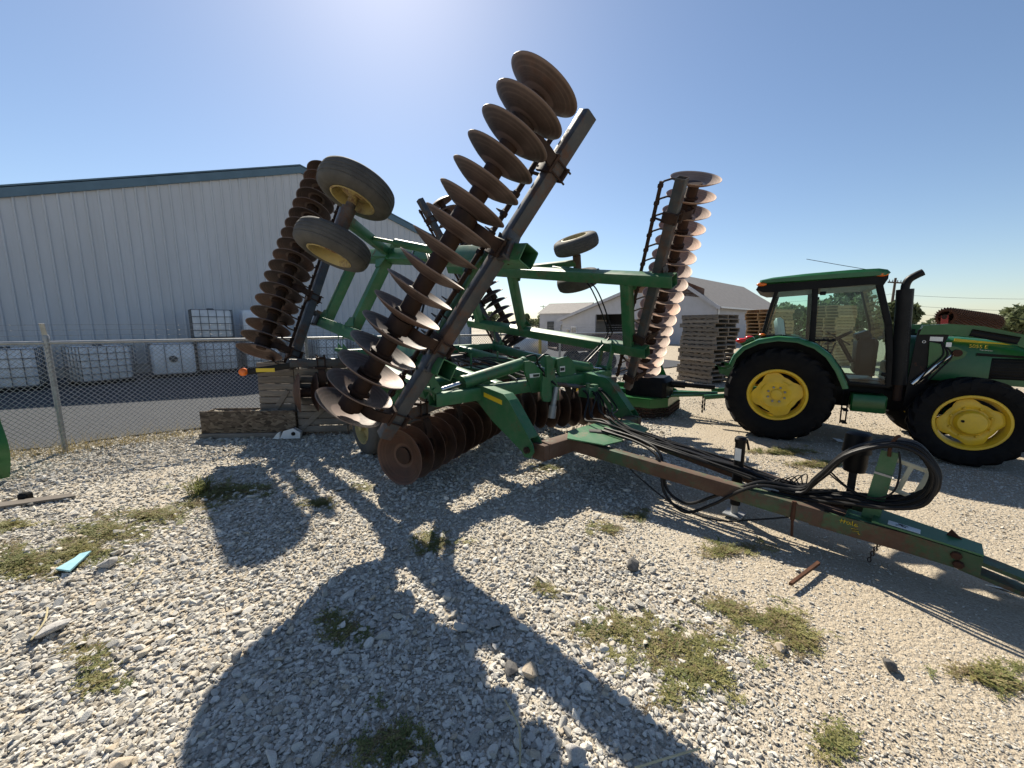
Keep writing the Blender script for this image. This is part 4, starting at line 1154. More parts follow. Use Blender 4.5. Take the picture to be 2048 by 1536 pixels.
# chassis, axles, belly
tbox('chassis', (1.15, 0, .70), (2.7, .42, .42), 'black_metal', .04)
m = MB(); m.cyl((0, -.62, .683), (0, .62, .683), .13, n=20); m.cyl((0, -.45, .683), (0, .45, .683), .19, n=20); m.build('rear_axle', MAT['green_new'], tractor)
m = MB(); m.beam((1.997, -.62, .52), (1.997, .62, .52), .16, .15); m.build('front_axle', MAT['green_new'], tractor)
tbox('engine_block', (1.75, 0, .98), (.95, .46, .42), 'black_metal', .03)
tbox('fuel_tank', (1.07, -.58, .63), (.38, .30, .245), 'green_new', .02)
tbox('fuel_tank', (1.07, .58, .63), (.38, .30, .245), 'green_new', .02)
m = MB()
for z in (.34, .52): m.box((.83, -.72, z), (.06, .2, .02), None, .005)
for x in (.80, .86): m.cyl((x, -.64, .30), (x, -.60, .78), .010, n=6)
m.build('step', MAT['black_metal'], tractor)
# hood
def hood_ring(x, hw, zt, zb, r=.09):
    pts = []
    for yy, zz in ((-hw, zb), (-hw, zt - r * 1.3), (-hw + r * .3, zt - r * .5), (-hw + r, zt - r * .08), (0, zt), (hw - r, zt - r * .08), (hw - r * .3, zt - r * .5), (hw, zt - r * 1.3), (hw, zb)):
        pts.append(V((x, yy, zz)))
    return pts
m = MB(); m.loft([hood_ring(1.38, .33, 1.56, 1.0), hood_ring(1.42, .345, 1.575, .99), hood_ring(2.0, .345, 1.56, .97), hood_ring(2.5, .335, 1.50, .95), hood_ring(2.72, .31, 1.42, .94), hood_ring(2.80, .27, 1.28, .95)])
hood = m.build('hood', MAT['green_new'], tractor)
for y in (-1, 1):
    m = MB(); m.box((2.47, y * .338, 1.165), (.46, .012, .27), None, .005); g = m.build('side_grille', MAT['black_plastic'], hood)
    for k in range(6):
        m = MB(); m.box((2.47, y * .347, 1.06 + k * .042), (.42, .008, .012), None, .002); m.build('grille_bar', MAT['black_metal'], g)
    m = MB(); m.prism([(1.88, y * .348, 1.545), (2.44, y * .340, 1.478), (2.44, y * .340, 1.466), (1.88, y * .348, 1.508)], (0, y * .004, 0)); m.build('yellow_stripe', MAT['sticker_yellow'], hood)
    m = MB(); m.prism([(2.10, y * .349, 1.36), (2.6, y * .335, 1.33), (2.6, y * .335, 1.305), (2.10, y * .349, 1.325)], (0, y * .006, 0)); m.build('black_stripe', MAT['black_plastic'], hood)
m = MB(); m.box((2.80, 0, 1.12), (.02, .40, .30), None, .01); m.build('front_grille', MAT['black_plastic'], hood)
for y in (-.17, .17):
    m = MB(); m.lathe([(0, .07), (.03, .06), (.04, .001)], (2.785, y, 1.33), (1, 0, .3), 16); m.build('headlight', MAT['white_plastic'], hood)
def text_mesh(txt, size, name, mat, parent, loc, rot, ext=.0015):
    cu = bpy.data.curves.new(name, 'FONT'); cu.body = txt; cu.size = size; cu.extrude = ext
    ob = bpy.data.objects.new(name, cu); col.objects.link(ob)
    dg = bpy.context.evaluated_depsgraph_get()
    me = bpy.data.meshes.new_from_object(ob.evaluated_get(dg))
    bpy.data.objects.remove(ob); bpy.data.curves.remove(cu)
    me.name = name; me.materials.clear(); me.materials.append(mat)
    return link(name, me, parent, loc, rot)
text_mesh('5055 E', .060, 'model_lettering', MAT['sticker_yellow'], hood, (2.02, -.3505, 1.43), (R(90), R(4), 0))
text_mesh('PowrReverser', .020, 'small_lettering', MAT['sticker_white'], hood, (2.12, -.3505, 1.395), (R(90), R(4), 0))
# cab
CY = .66
roofp = [(-.37, 2.36), (-.36, 2.40), (-.20, 2.43), (.2, 2.458), (.7, 2.475), (1.0, 2.472), (1.09, 2.45), (1.125, 2.41), (1.10, 2.375), (-.30, 2.335)]
def roof_ring(y, sc, dz=0): return [V((.37 + (x - .37) * sc, y, 2.38 + (z - 2.38) * (1 if sc > .97 else .55) + dz)) for x, z in roofp]
m = MB(); m.loft([roof_ring(-.74, .95), roof_ring(-.70, .99), roof_ring(-.5, 1, .012), roof_ring(.5, 1, .012), roof_ring(.70, .99), roof_ring(.74, .95)]); roof = m.build('cab_roof', MAT['green_new'], tractor)
under = [(-.36, 2.35), (1.10, 2.385), (1.10, 2.33), (1.06, 2.24), (.94, 2.265), (-.10, 2.215), (-.30, 2.215), (-.40, 2.26)]
m = MB(); m.prism([(x, -.70, z) for x, z in under], (0, 1.40, 0)); m.build('roof_lining', MAT['black_plastic'], roof)
for (x, y, z) in ((-.33, -.71, 2.335), (1.03, -.715, 2.39), (-.33, .71, 2.335), (1.03, .715, 2.39)):
    m = MB(); m.sphere((x, y, z), .06, 12, 8, (1.15, .45, .48)); m.build('amber_lamp', MAT['amber'], roof)
m = MB(); m.tube([(.98, -.45, 2.47), (.60, -.44, 2.58), (.20, -.43, 2.70)], .004, 5); m.build('antenna', MAT['black_metal'], roof)
pil = {'A': [(1.26, .90), (1.235, 1.25), (1.17, 1.72), (1.02, 2.27)], 'B': [(.37, 1.46), (.35, 1.9), (.335, 2.26)], 'C': [(-.26, 1.52), (-.20, 1.9), (-.13, 2.23)]}
for y in (-CY, CY):
    for nm, pts in pil.items():
        m = MB(); P3 = [V((x, y, z)) for x, z in pts]
        for a, b in zip(P3[:-1], P3[1:]):
            m.beam(a - (b - a).normalized() * .01, b + (b - a).normalized() * .01, .06, .075 if nm != 'C' else .05, up=(1, 0, 0), r=.012)
        m.build('cab_pillar', MAT['black_plastic'], tractor)
    m = MB(); sill = [(-.28, 1.535), (.0, 1.555), (.37, 1.47), (.56, 1.33), (.72, 1.10), (.84, .90), (1.27, .885)]
    P3 = [V((x, y, z)) for x, z in sill]
    for a, b in zip(P3[:-1], P3[1:]): m.beam(a, b, .05, .045, r=.01)
    m.build('cab_sill', MAT['black_plastic'], tractor)
    door = [(.40, 2.235), (1.0, 2.255), (1.15, 1.72), (1.215, 1.25), (1.235, .91), (.86, .92), (.74, 1.10), (.585, 1.345), (.40, 1.47)]
    m = MB(); m.add([(x, y, z) for x, z in door], [tuple(range(len(door)))], False); dg_ = m.build('door_glass', MAT['glass'], tractor)
    m = MB(); m.box((.52, y * 1.035, 1.50), (.24, .03, .035), None, .01); m.build('door_handle', MAT['black_plastic'], dg_)
    for z in (2.17, 1.05):
        m = MB(); m.box((.43 if z > 2 else 1.2, y * 1.02, z), (.07, .03, .05), None, .008); m.build('door_hinge', MAT['black_plastic'], dg_)
    quar = [(-.10, 2.215), (.30, 2.225), (.335, 1.50), (0, 1.575), (-.22, 1.56)]
    m = MB(); m.add([(x, y, z) for x, z in quar], [tuple(range(len(quar)))], False); m.build('quarter_glass', MAT['glass'], tractor)
m = MB(); m.add([(1.235, -.62, .95), (1.235, .62, .95), (1.15, .62, 1.72), (1.0, .62, 2.25), (1.0, -.62, 2.25), (1.15, -.62, 1.72)], [(0, 1, 2, 5), (5, 2, 3, 4)], False); m.build('windscreen', MAT['glass'], tractor)
m = MB(); m.add([(-.25, -.60, 1.56), (-.25, .60, 1.56), (-.13, .60, 2.22), (-.13, -.60, 2.22)], [(0, 1, 2, 3)], False); m.build('rear_window', MAT['glass'], tractor)
tbox('cab_floor', (.62, 0, .87), (1.2, 1.2, .06), 'black_plastic', .01)
tbox('cab_rear_wall', (-.20, 0, 1.20), (.06, 1.2, .66), 'black_plastic', .01)
m = MB(); m.box((.18, 0, 1.30), (.48, .48, .12), None, .04); m.box((-.02, 0, 1.58), (.12, .44, .50), Matrix.Rotation(R(-10), 3, 'Y'), .05); m.box((.18, 0, 1.08), (.3, .3, .36), None, .03); m.build('seat', MAT['black_plastic'], tractor)
m = MB(); m.box((-.05, 0, 1.66), (.135, .46, .36), Matrix.Rotation(R(-10), 3, 'Y'), .05); m.build('seat_cover', MAT['white_plastic'], tractor)
m = MB(); m.lathe([(0, .195), (.014, .185), (0, .175), (-.014, .185)], (.72, 0, 1.52), (-.55, 0, .83), 28, closed=True); m.cyl((.72, 0, 1.52), (.92, 0, 1.15), .03, n=10); m.box((.72, 0, 1.515), (.36, .03, .02), Matrix.Rotation(R(33), 3, 'Y')); m.build('steering_wheel', MAT['black_plastic'], tractor)
m = MB(); m.box((1.05, 0, 1.25), (.24, .5, .55), None, .05); m.box((1.0, 0, 1.55), (.18, .36, .14), Matrix.Rotation(R(-25), 3, 'Y'), .03); m.build('dashboard', MAT['black_plastic'], tractor)
m = MB(); m.box((.25, -.45, 1.25), (.62, .16, .18), None, .04); m.tube([(.45, -.45, 1.33), (.47, -.46, 1.50), (.56, -.46, 1.53), (.58, -.45, 1.35)], .012, 6); m.tube([(.62, -.40, 1.30), (.66, -.40, 1.46)], .012, 6); m.build('control_console', MAT['black_plastic'], tractor)
# fenders
def fender(sg):
    arc = [(-.66, 1.12), (-.61, 1.26), (-.50, 1.40), (-.30, 1.51), (-.05, 1.56), (.20, 1.54), (.42, 1.455), (.58, 1.32), (.71, 1.12), (.79, .94), (.82, .86)]
    rings = []
    for x, z in arc:
        dx, dz = x - 0, z - .683; L_ = math.hypot(dx, dz); ux_, uz_ = dx / L_, dz / L_
        q = []
        for yy, o in ((.60, 0), (.93, 0), (.975, -.012), (.985, -.035), (.985, -.075), (.970, -.075), (.965, -.03), (.93, -.018), (.60, -.018)):
            q.append(V((x + ux_ * o, sg * yy, z + uz_ * o)))
        rings.append(q)
    m = MB(); m.loft(rings); f = m.build('fender', MAT['green_new'], tractor)
    m = MB(); m.sphere((-.52, sg * .83, 1.475), .07, 14, 8, (1.2, .9, .62)); m.build('tail_light', MAT['red_lens'], f)
    m = MB(); m.box((-.44, sg * .80, 1.47), (.20, .16, .06), Matrix.Rotation(R(-30), 3, 'Y'), .02); m.build('light_base', MAT['green_new'], f)
    m = MB(); m.sphere((-.26, sg * .70, 1.57), .035, 10, 6, (1.4, 1, .6)); m.build('amber_marker', MAT['amber'], f)
    m = MB(); m.prism([(-.66, sg * .60, 1.1), (-.60, sg * .60, 1.26), (-.3, sg * .60, 1.50), (.42, sg * .60, 1.44), (.80, sg * .60, .88), (.3, sg * .60, .75), (-.5, sg * .60, .80)], (0, sg * .02, 0)); m.build('inner_fender', MAT['black_plastic'], f)
fender(-1); fender(1)
# rear hitch
m = MB()
for y in (-.42, .42):
    m.prism([(-.40, y, 1.12), (-.52, y, 1.10), (-.72, y, .99), (-.90, y, .96), (-.93, y, 1.02), (-.89, y, 1.03), (-.87, y, .99), (-.84, y, .90), (-.70, y, .86), (-.42, y, .96)], (0, .03, 0))
    m.beam((-.30, y * .8, .58), (-1.05, y * 1.05, .46), .05, .08)
m.build('three_point_arm', MAT['green_new'], tractor)
m = MB(); m.beam((-.3, 0, .45), (-1.05, 0, .45), .08, .04); m.build('drawbar', MAT['black_metal'], tractor)
# exhaust
m = MB(); m.cyl((1.355, -.66, .92), (1.285, -.66, 2.185), .082, .088, 26); ex = m.build('exhaust_muffler', MAT['black_metal'], tractor)
m = MB(); m.tube(spline([(1.285, -.66, 2.15), (1.285, -.66, 2.24), (1.31, -.66, 2.31), (1.37, -.66, 2.36), (1.43, -.66, 2.395)], 5), .046, 14); m.build('exhaust_pipe', MAT['black_metal'], ex)
for k in range(22):
    z = 1.2 + k * .045
    m = MB(); m.box((1.30 + .05 + (1.9 - z) * .05, -.728, z), (.012, .02, .018), None, .003); m.build('heat_shield_slot', MAT['dark_inside'], ex)
m = MB(); m.cyl((1.37, -.60, .70), (1.355, -.64, .95), .05, n=14); m.build('exhaust_elbow', MAT['rust_dark'], ex)
# loader
for sg in (-1, 1):
    y = sg * .56
    m = MB(); m.prism([(1.44, y, .62), (1.60, y, .62), (1.66, y, 1.2), (1.78, y, 1.62), (1.70, y, 1.70), (1.48, y, 1.66)], (0, sg * .03, 0)); m.prism([(1.46, y - sg * .10, .62), (1.58, y - sg * .10, .62), (1.64, y - sg * .10, 1.3), (1.66, y - sg * .10, 1.66), (1.50, y - sg * .10, 1.66)], (0, sg * .02, 0)); lf = m.build('loader_post', MAT['black_metal'], tractor)
    top = [(1.52, 1.715), (1.75, 1.735), (2.05, 1.705), (2.40, 1.60), (2.75, 1.40), (3.10, 1.0), (3.30, .62)]
    rings = []
    for i, (x, z) in enumerate(top):
        hgt_ = .135 if i else .12
        rings.append([V((x, y - sg * .045, z)), V((x, y + sg * .045, z)), V((x - .03, y + sg * .045, z - hgt_)), V((x - .03, y - sg * .045, z - hgt_))])
    m = MB(); m.loft(rings); la = m.build('loader_arm', MAT['green_new'], tractor)
    m = MB(); m.prism([(1.60, y + sg * .05, 1.50), (1.86, y + sg * .05, 1.44), (1.95, y + sg * .05, 1.38), (1.93, y + sg * .05, 1.31), (1.80, y + sg * .05, 1.24), (1.62, y + sg * .05, 1.14)], (0, -sg * .02, 0)); m.build('loader_brace', MAT['green_new'], la)
    m = MB(); m.beam((1.95, y + sg * .055, 1.625), (2.35, y + sg * .055, 1.53), .01, .09, r=.03); m.build('arm_shade_strip', MAT['black_plastic'], la)  # dark strip paints the shade on the arm's outer side
    m = MB(); m.lathe([(0, .045), (.03, .045), (.035, .02), (.035, .001)], (1.86, y + sg * .05, 1.365), (0, sg, 0), 18); m.build('pivot_boss', MAT['rust'], la)
    m = MB(); m.cyl((1.50, y + sg * .03, .93), (1.70, y + sg * .03, 1.20), .045, n=14); m.cyl((1.70, y + sg * .03, 1.20), (1.86, y + sg * .03, 1.37), .026, n=12); m.build('lift_cylinder', MAT['chrome'], la)
    for k in range(3):
        m = MB(); m.tube(spline([(1.55 + .04 * k, y + sg * .07, .98), (1.63 + .05 * k, y + sg * .08, 1.16), (1.74 + .04 * k, y + sg * .06, 1.34), (1.70, y + sg * .04, 1.50)], 5), .010, 6); m.build('hose', MAT['hose'], la)
    if sg < 0:
        m = MB(); m.prism([(1.60, y - .034, 1.57), (1.72, y - .034, 1.565), (1.72, y - .034, 1.51), (1.60, y - .034, 1.515)], (0, -.003, 0)); m.build('white_label', MAT['sticker_white'], la)
        m = MB(); m.prism([(1.75, y - .054, 1.50), (1.80, y - .054, 1.498), (1.80, y - .054, 1.44), (1.75, y - .054, 1.442)], (0, -.003, 0)); m.build('warning_label', MAT['sticker_white'], la)
        m = MB(); m.lathe([(0, .018), (.003, .018), (.003, .012), (0, .012)], (1.55, y - .034, 1.50), (0, -1, 0), 14); m.build('round_badge', MAT['sticker_white'], la)
m = MB(); m.beam((3.30, -.62, .62), (3.30, .62, .62), .08, .08); m.build('loader_cross_tube', MAT['green_new'], tractor)
m = MB()
bp = [(3.35, .72), (3.38, .15), (3.50, .05), (4.0, .03), (4.0, .045), (3.52, .075), (3.41, .16), (3.37, .72)]
m.prism([(x, -.9, z) for x, z in bp], (0, 1.8, 0))
for y in (-.9, .885): m.prism([(3.36, y, .72), (3.39, y, .15), (3.51, y, .05), (4.0, y, .03), (3.55, y, .62)], (0, .015, 0))
m.build('bucket', MAT['black_metal'], tractor)

# ------------------------------------------------------------------ rotary cutter behind the tractor
def cutter():
    c = TO + Matrix.Rotation(TYAW, 3, 'Z') @ V((-2.45, .05, 0))
    root = empty('rotary_cutter', c, TYAW, 'low green rotary cutter with black gearbox cover and chain guards behind the tractor', 'rotary cutter')
    hw, hl = .80, .80
    m = MB(); top = [(-hl, -hw * .8), (-hl * .6, -hw), (hl * .7, -hw), (hl, -hw * .6), (hl, hw * .6), (hl * .7, hw), (-hl * .6, hw), (-hl, hw * .8)]
    m.prism([(x, y, .36) for x, y in top], (0, 0, .02))
    for (xa, ya), (xb, yb) in zip(top, top[1:] + top[:1]):
        m.prism([(xa, ya, .20), (xb, yb, .20), (xb, yb, .37), (xa, ya, .37)], (V((-(yb - ya), xb - xa, 0)).normalized() * .012))
    m.build('deck', MAT['green_new'], root)
    for y in (-.42, .42):
        m = MB(); m.prism([(-hl, y, .38), (hl, y, .38), (hl * .8, y, .47), (-hl * .6, y, .47)], (0, .05, 0)); m.build('deck_rib', MAT['green_new'], root)
    m = MB()
    m.loft([[V((x, y, z)) for x, y in ((.02, -.56), (.70, -.56), (.76, -.50), (.76, .06), (.02, .06))] for z in (.38, .66)] + [[V((x, y, .745)) for x, y in ((.06, -.50), (.64, -.50), (.69, -.44), (.69, .0), (.06, .0))]])
    m.build('gearbox_cover', MAT['black_plastic'], root)
    m = MB(); m.cyl((.76, -.1, .60), (1.5, 0, .58), .045, n=16); m.cyl((.76, -.1, .60), (1.0, -.07, .595), .07, n=16); m.build('drive_shaft', MAT['black_metal'], root)
    m = MB(); m.beam((.78, 0, .40), (1.55, 0, .46), .09, .09)
    for y in (-.3, .3): m.beam((.8, y, .40), (1.45, y * .3, .45), .06, .05)
    m.build('hitch_tongue', MAT['green_new'], root)
    m = MB()
    for y in (.12, .62): m.prism([(-.05, y, .38), (.62, y, .38), (.30, y, 1.05), (.20, y, 1.05)], (0, .03, 0))
    m.beam((.25, .12, 1.03), (.25, .65, 1.03), .05, .05); m.build('a_frame', MAT['green_new'], root)
    m = MB()
    for a, b, n in (((-hl * .6, -hw - .012), (hl * .7, -hw - .012), 42), ((hl + .012, -hw * .6), (hl + .012, hw * .6), 30), ((hl * .7, -hw - .012), (hl + .012, -hw * .6), 14), ((-hl, -hw * .8), (-hl * .6, -hw - .012), 12)):
        for k in range(n):
            t = (k + .5) / n; x, y = a[0] + (b[0] - a[0]) * t, a[1] + (b[1] - a[1]) * t
            for q in range(5): m.box((x, y, .19 - q * .036), (.012 if q % 2 else .022, .022 if q % 2 else .012, .03), None, .003)
    o = m.build('guard_chain', MAT['rust_dark'], root); o['kind'] = 'stuff'
    m = MB(); m.lathe(tyre_prof(.24, .14, .12), (-1.15, 0, .24), (0, 1, 0), 26, closed=True); tw = m.build('tail_wheel', MAT['rubber'], root)
    m = MB(); m.lathe([(-.05, .125), (0, .05), (.05, .125)], (-1.15, 0, .24), (0, 1, 0), 20); m.build('rim', MAT['yellow'], tw)
    m = MB(); m.beam((-.7, .10, .42), (-1.15, .10, .30), .05, .06); m.build('tail_wheel_arm', MAT['green_new'], root)
    m = MB()
    for y in (-.12, .12):
        for q in range(7): m.box((1.33, y, .40 - q * .045), (.014 if q % 2 else .03, .03 if q % 2 else .014, .05), None, .004)
    m.build('safety_chain', MAT['black_metal'], root)
cutter()

# ------------------------------------------------------------------ pallets
def pallet_meshes(mat, L=1.2, W=1.0):
    out = {}
    m = MB(); n = 7; bw = .115
    for k in range(n):
        x = -L / 2 + bw / 2 + k * (L - bw) / (n - 1); m.box((x, 0, .116), (bw - .004, W, .018), None, .003)
    out['top_deck'] = m.mesh('top_deck', MAT[mat])
    m = MB()
    for k in range(5):
        x = -L / 2 + bw / 2 + k * (L - bw) / 4; m.box((x, 0, .010), (bw - .004, W, .018), None, .003)
    out['bottom_deck'] = m.mesh('bottom_deck', MAT[mat])
    m = MB(); m.box((0, 0, .063), (L - .006, .045, .086), None, .003); out['stringer'] = m.mesh('stringer', MAT[mat])
    return out
PG, PB = pallet_meshes('wood_grey'), pallet_meshes('wood_brown')
ORD = ['topmost', 'second', 'third', 'fourth', 'fifth', 'sixth', 'seventh', 'eighth', 'ninth', 'tenth', 'eleventh', 'twelfth', 'thirteenth', 'fourteenth', 'fifteenth', 'sixteenth', 'seventeenth', 'eighteenth', 'nineteenth', 'twentieth']
def stack(c, yaw, n, ms, what, grp, seed):
    rg = random.Random(seed)
    for k in range(n):
        i = n - 1 - k
        lab = ('%s pallet of the %s' % (ORD[i] if i == 0 else ORD[i] + ' from top', what))
        r = empty('pallet', V(c) + V((rg.uniform(-.05, .05), rg.uniform(-.05, .05), k * .1262)), yaw + rg.uniform(-.04, .04), lab, 'pallet', grp)
        link('top_deck', ms['top_deck'], r); link('bottom_deck', ms['bottom_deck'], r)
        for y in (-.47, 0, .47): link('stringer', ms['stringer'], r, (0, y, 0))
def ppos(px, py, dx=0, dy=0):
    g = gpt(px, py); return (g.x + dx, g.y + dy, 0)
stack((5.98, 12.05, 0), R(118), 16, PG, 'grey weathered stack left of the tractor', 'grey pallets stacked left of the tractor', 3)
stack((9.45, 14.6, 0), R(25), 18, PB, 'tall brown stack at the rear of the cab', 'brown pallets stacked behind the cab', 4)
stack((13.75, 17.0, 0), R(20), 20, PB, 'brown stack seen through the door glass', 'brown pallets seen through the cab', 6)

# ------------------------------------------------------------------ caged plastic totes along the building
def tote(loc, yaw, lab, lying=False, rot=None, bars=(5, 4), cage=True):
    root = empty('plastic_tote', loc, yaw, lab, 'tote', 'caged white totes along the metal building')
    if rot: root.rotation_euler = rot
    L, W, Hh, b = 1.15, .98, .98, .14
    m = MB(); m.box((0, 0, b + Hh / 2), (L - .06, W - .06, Hh), None, .07); m.build('bottle', MAT['white_plastic'], root)
    m = MB(); m.lathe([(0, .11), (.04, .11), (.05, .09), (.05, .001)], (0, 0, b + Hh), (0, 0, 1), 20)
    if lying: m.v = [(x, -W / 2 + .02 - (z - b - Hh), y + b + Hh * .5) for x, y, z in m.v]
    m.build('lid', MAT['grey_plastic'], root)
    if cage:
        m = MB(); r = .011
        for s in (-1, 1):
            for k in range(bars[0] + 1):
                x = -L / 2 + L * k / bars[0]; m.cyl((x, s * W / 2, b - .02), (x, s * W / 2, b + Hh), r, n=6)
            for k in range(bars[0] + 0):
                y = -W / 2 + W * k / (bars[0] - 1); m.cyl((s * L / 2, y, b - .02), (s * L / 2, y, b + Hh), r, n=6)
            for k in range(bars[1] + 1):
                z = b + .02 + (Hh - .03) * k / bars[1]
                m.cyl((-L / 2, s * W / 2, z), (L / 2, s * W / 2, z), r, n=6); m.cyl((s * L / 2, -W / 2, z), (s * L / 2, W / 2, z), r, n=6)
        m.build('cage', MAT['cage_grey'], root)
    m = MB()
    for y in (-.42, 0, .42): m.box((0, y, .055), (1.15, .10, .11), None, .01)
    m.box((0, 0, .12), (1.15, .98, .02)); m.build('base', MAT['black_plastic'], root)
    return root
WD = .74587
def wallpt(px, off):
    """ground point in front of the metal building's wall, seen in column px"""
    d = V((math.cos(WD), math.sin(WD), 0)); n = V((-d.y, d.x, 0)); q = on_vplane(px, 700, n * (19.2386 - off), d); return V((q.x, q.y, 0))
tote(wallpt(8, 2.9), WD, 'white caged tote at the left edge of the picture')
tote(wallpt(196, 2.6), WD + R(24), 'wide white caged tote turned to show two sides behind the fence post', bars=(6, 5))
tote(wallpt(346, 2.0), WD - R(4), 'white tote with a round lid facing the yard', lying=True, bars=(3, 1))
p_ = wallpt(432, 1.5)
tote(p_, WD, 'lower caged tote of the stacked pair against the wall')
tote(p_ + V((-.1, .06, 1.135)), WD, 'upper caged tote of the stacked pair against the wall')
q_ = wallpt(522, 1.4)
tote(q_, WD, 'lower white tote behind the left rear gang', cage=True)
tote(q_ + V((0, 0, 1.135)), WD, 'upper plain white tank behind the left rear gang', cage=False)
tote(wallpt(660, 1.4), WD, 'white tote seen through the near wing frame', bars=(4, 3))
tote(wallpt(735, 1.4), WD, 'white tote farthest right along the wall behind the wing frame', bars=(4, 3))

# ------------------------------------------------------------------ crates, boards and scraps by the fence
def crate(x0, x1, y0, y1, h, lab, nb, yaw=0.0):
    w, d = x1 - x0, y1 - y0
    root = empty('wooden_crate', ((x0 + x1) / 2, (y0 + y1) / 2, 0), yaw, lab, 'crate')
    for x in (-w / 2 + .035, w / 2 - .035):
        for y in (-d / 2 + .035, d / 2 - .035):
            m = MB(); m.box((x, y, h / 2), (.07, .07, h), None, .004); m.build('corner_post', MAT['wood_grey_z'], root)
    st = (h - .04) / nb
    for k in range(nb):
        z = .06 + st * (k + .42)
        for y in (-d / 2 - .010, d / 2 + .010):
            m = MB(); m.box((rnd.uniform(-.006, .006), y, z), (w, .018, st - .014), None, .002); m.build('slat', MAT['wood_grey'], root)
        for x in (-w / 2 - .010, w / 2 + .010):
            m = MB(); m.box((x, 0, z), (.018, d - .02, st - .014), None, .002); m.build('slat', MAT['wood_grey'], root)
    m = MB(); m.beam((-w / 2 + .06, -d / 2 - .028, h * .12), (w / 2 - .1, -d / 2 - .028, h * .62), .016, .075, r=.002); m.build('brace', MAT['wood_grey'], root)
    return root
crate(-3.99, -3.43, 6.12, 6.62, 1.13, 'upright grey slatted crate behind the flat particle board', 10)
crate(-3.36, -2.62, 6.02, 6.60, 1.05, 'wider grey slatted crate behind the hanging near blades', 9, R(4))
m = MB(); m.box((0, 0, .215), (1.42, .022, .40), None, .003); ob_ = empty('particle_board_bin', (-4.06, 5.90, 0), R(3), 'low brown particle board bin lying in front of the slatted crate', 'bin')
m.build('front_board', MAT['osb'], ob_)
m = MB(); m.box((0, .30, .20), (1.42, .022, .40), None, .003); m.build('rear_board', MAT['osb'], ob_)
for x in (-.69, .69):
    m = MB(); m.box((x, .15, .20), (.022, .274, .38), None, .003); m.build('end_board', MAT['osb'], ob_)
m = MB(); m.box((0, -.03, .035), (1.46, .04, .07), None, .004); m.build('skid', MAT['wood_grey'], ob_)
m = MB(); gx = np.linspace(-.67, .67, 30); gy = np.linspace(.02, .28, 8); rs_ = np.random.RandomState(2)
vv = [(x, y, .355 + .03 * rs_.rand() + .02 * math.sin(x * 5)) for y in gy for x in gx]
m.add(vv, [(j * 30 + i, j * 30 + i + 1, (j + 1) * 30 + i + 1, (j + 1) * 30 + i) for j in range(7) for i in range(29)], False); m.build('gravel_fill', MAT['ground'], ob_)
# white lamp housing lying on the gravel
lh = empty('lamp_housing', (gpt(583, 876).x, gpt(583, 876).y, 0), R(8), 'white plastic vehicle lamp housing lying below the particle board', 'lamp housing')
m = MB(); m.loft([[V((x, -.07 * a, z)) for x, z in ((-.14, .01), (.15, .01), (.16, .10), (.06, .17), (-.08, .13))] for a in (1.0,)] + [[V((x, .07, z)) for x, z in ((-.12, .01), (.13, .01), (.14, .09), (.05, .15), (-.07, .11))]]); m.build('shell', MAT['white_plastic'], lh)
m = MB(); m.lathe([(0, .03), (.012, .028), (.012, .001)], (.06, -.071, .085), (0, -1, 0), 16); m.build('socket', MAT['black_plastic'], lh)
m = MB(); m.prism([(-.145, -.072, .01), (-.25, -.05, .01), (-.17, -.06, .10), (-.13, -.072, .12)], (0, .05, 0)); m.build('lens', MAT['sticker_white'], lh)

# propane tank, bollard, rusty trailer box behind the fence
tk = empty('propane_tank', (.85, 17.6, 0), R(25), 'white horizontal gas tank behind the chain link fence', 'tank')
m = MB(); m.lathe([(-.85, .001), (-.83, .12), (-.76, .25), (-.62, .37), (-.45, .43), (.45, .43), (.62, .37), (.76, .25), (.83, .12), (.85, .001)], (0, 0, .80), (1, 0, 0), 28); m.build('vessel', MAT['tank_white'], tk)
for x in (-.45, .45):
    m = MB(); m.box((x, 0, .20), (.10, .55, .40), None, .01); m.build('saddle', MAT['concrete'], tk)
m = MB(); m.lathe([(0, .14), (.12, .14), (.16, .10), (.17, .001)], (0, 0, 1.21), (0, 0, 1), 18); m.build('valve_dome', MAT['tank_white'], tk)
def bollard(x, y, lab):
    o = empty('bollard', (x, y, 0), 0, lab, 'bollard')
    m = MB(); m.lathe([(0, .07), (1.05, .07), (1.10, .05), (1.115, .001)], (0, 0, 0), (0, 0, 1), 18); m.build('tube', MAT['yellow'], o)
    m = MB(); m.lathe([(0, .11), (.03, .10), (.04, .07)], (0, 0, 0), (0, 0, 1), 18); m.build('footing', MAT['concrete'], o)
bollard(1.21, 17.0, 'yellow steel bollard in front of the white gas tank')
tr_ = empty('rusty_trailer', (3.05, 15.6, 0), R(8), 'rusty brown trailer box behind the harrow frame', 'trailer')
m = MB(); m.box((0, 0, .80), (3.0, 1.5, .10), None, .01); m.build('bed', MAT['rust_dark'], tr_)
for y in (-.74, .74):
    m = MB(); m.box((0, y, 1.08), (3.0, .04, .5), None, .006); sd = m.build('side_panel', MAT['rust'], tr_)
    for x in (-1.3, -.43, .43, 1.3):
        m = MB(); m.box((x, y * 1.04, 1.05), (.07, .05, .6), None, .006); m.build('stake', MAT['rust_dark'], sd)
for x in (-.45, .45):
    for y in (-.8, .8):
        m = MB(); m.lathe(tyre_prof(.36, .22, .2), (x, y, .36), (0, 1, 0), 28, closed=True); w_ = m.build('wheel', MAT['rubber'], tr_)
        m = MB(); m.lathe([(-.06, .205), (-.02, .1), (-.02, .001)], (x, y, .36), (0, 1 if y < 0 else -1, 0), 20); m.build('rim', MAT['grey_plastic'], w_)
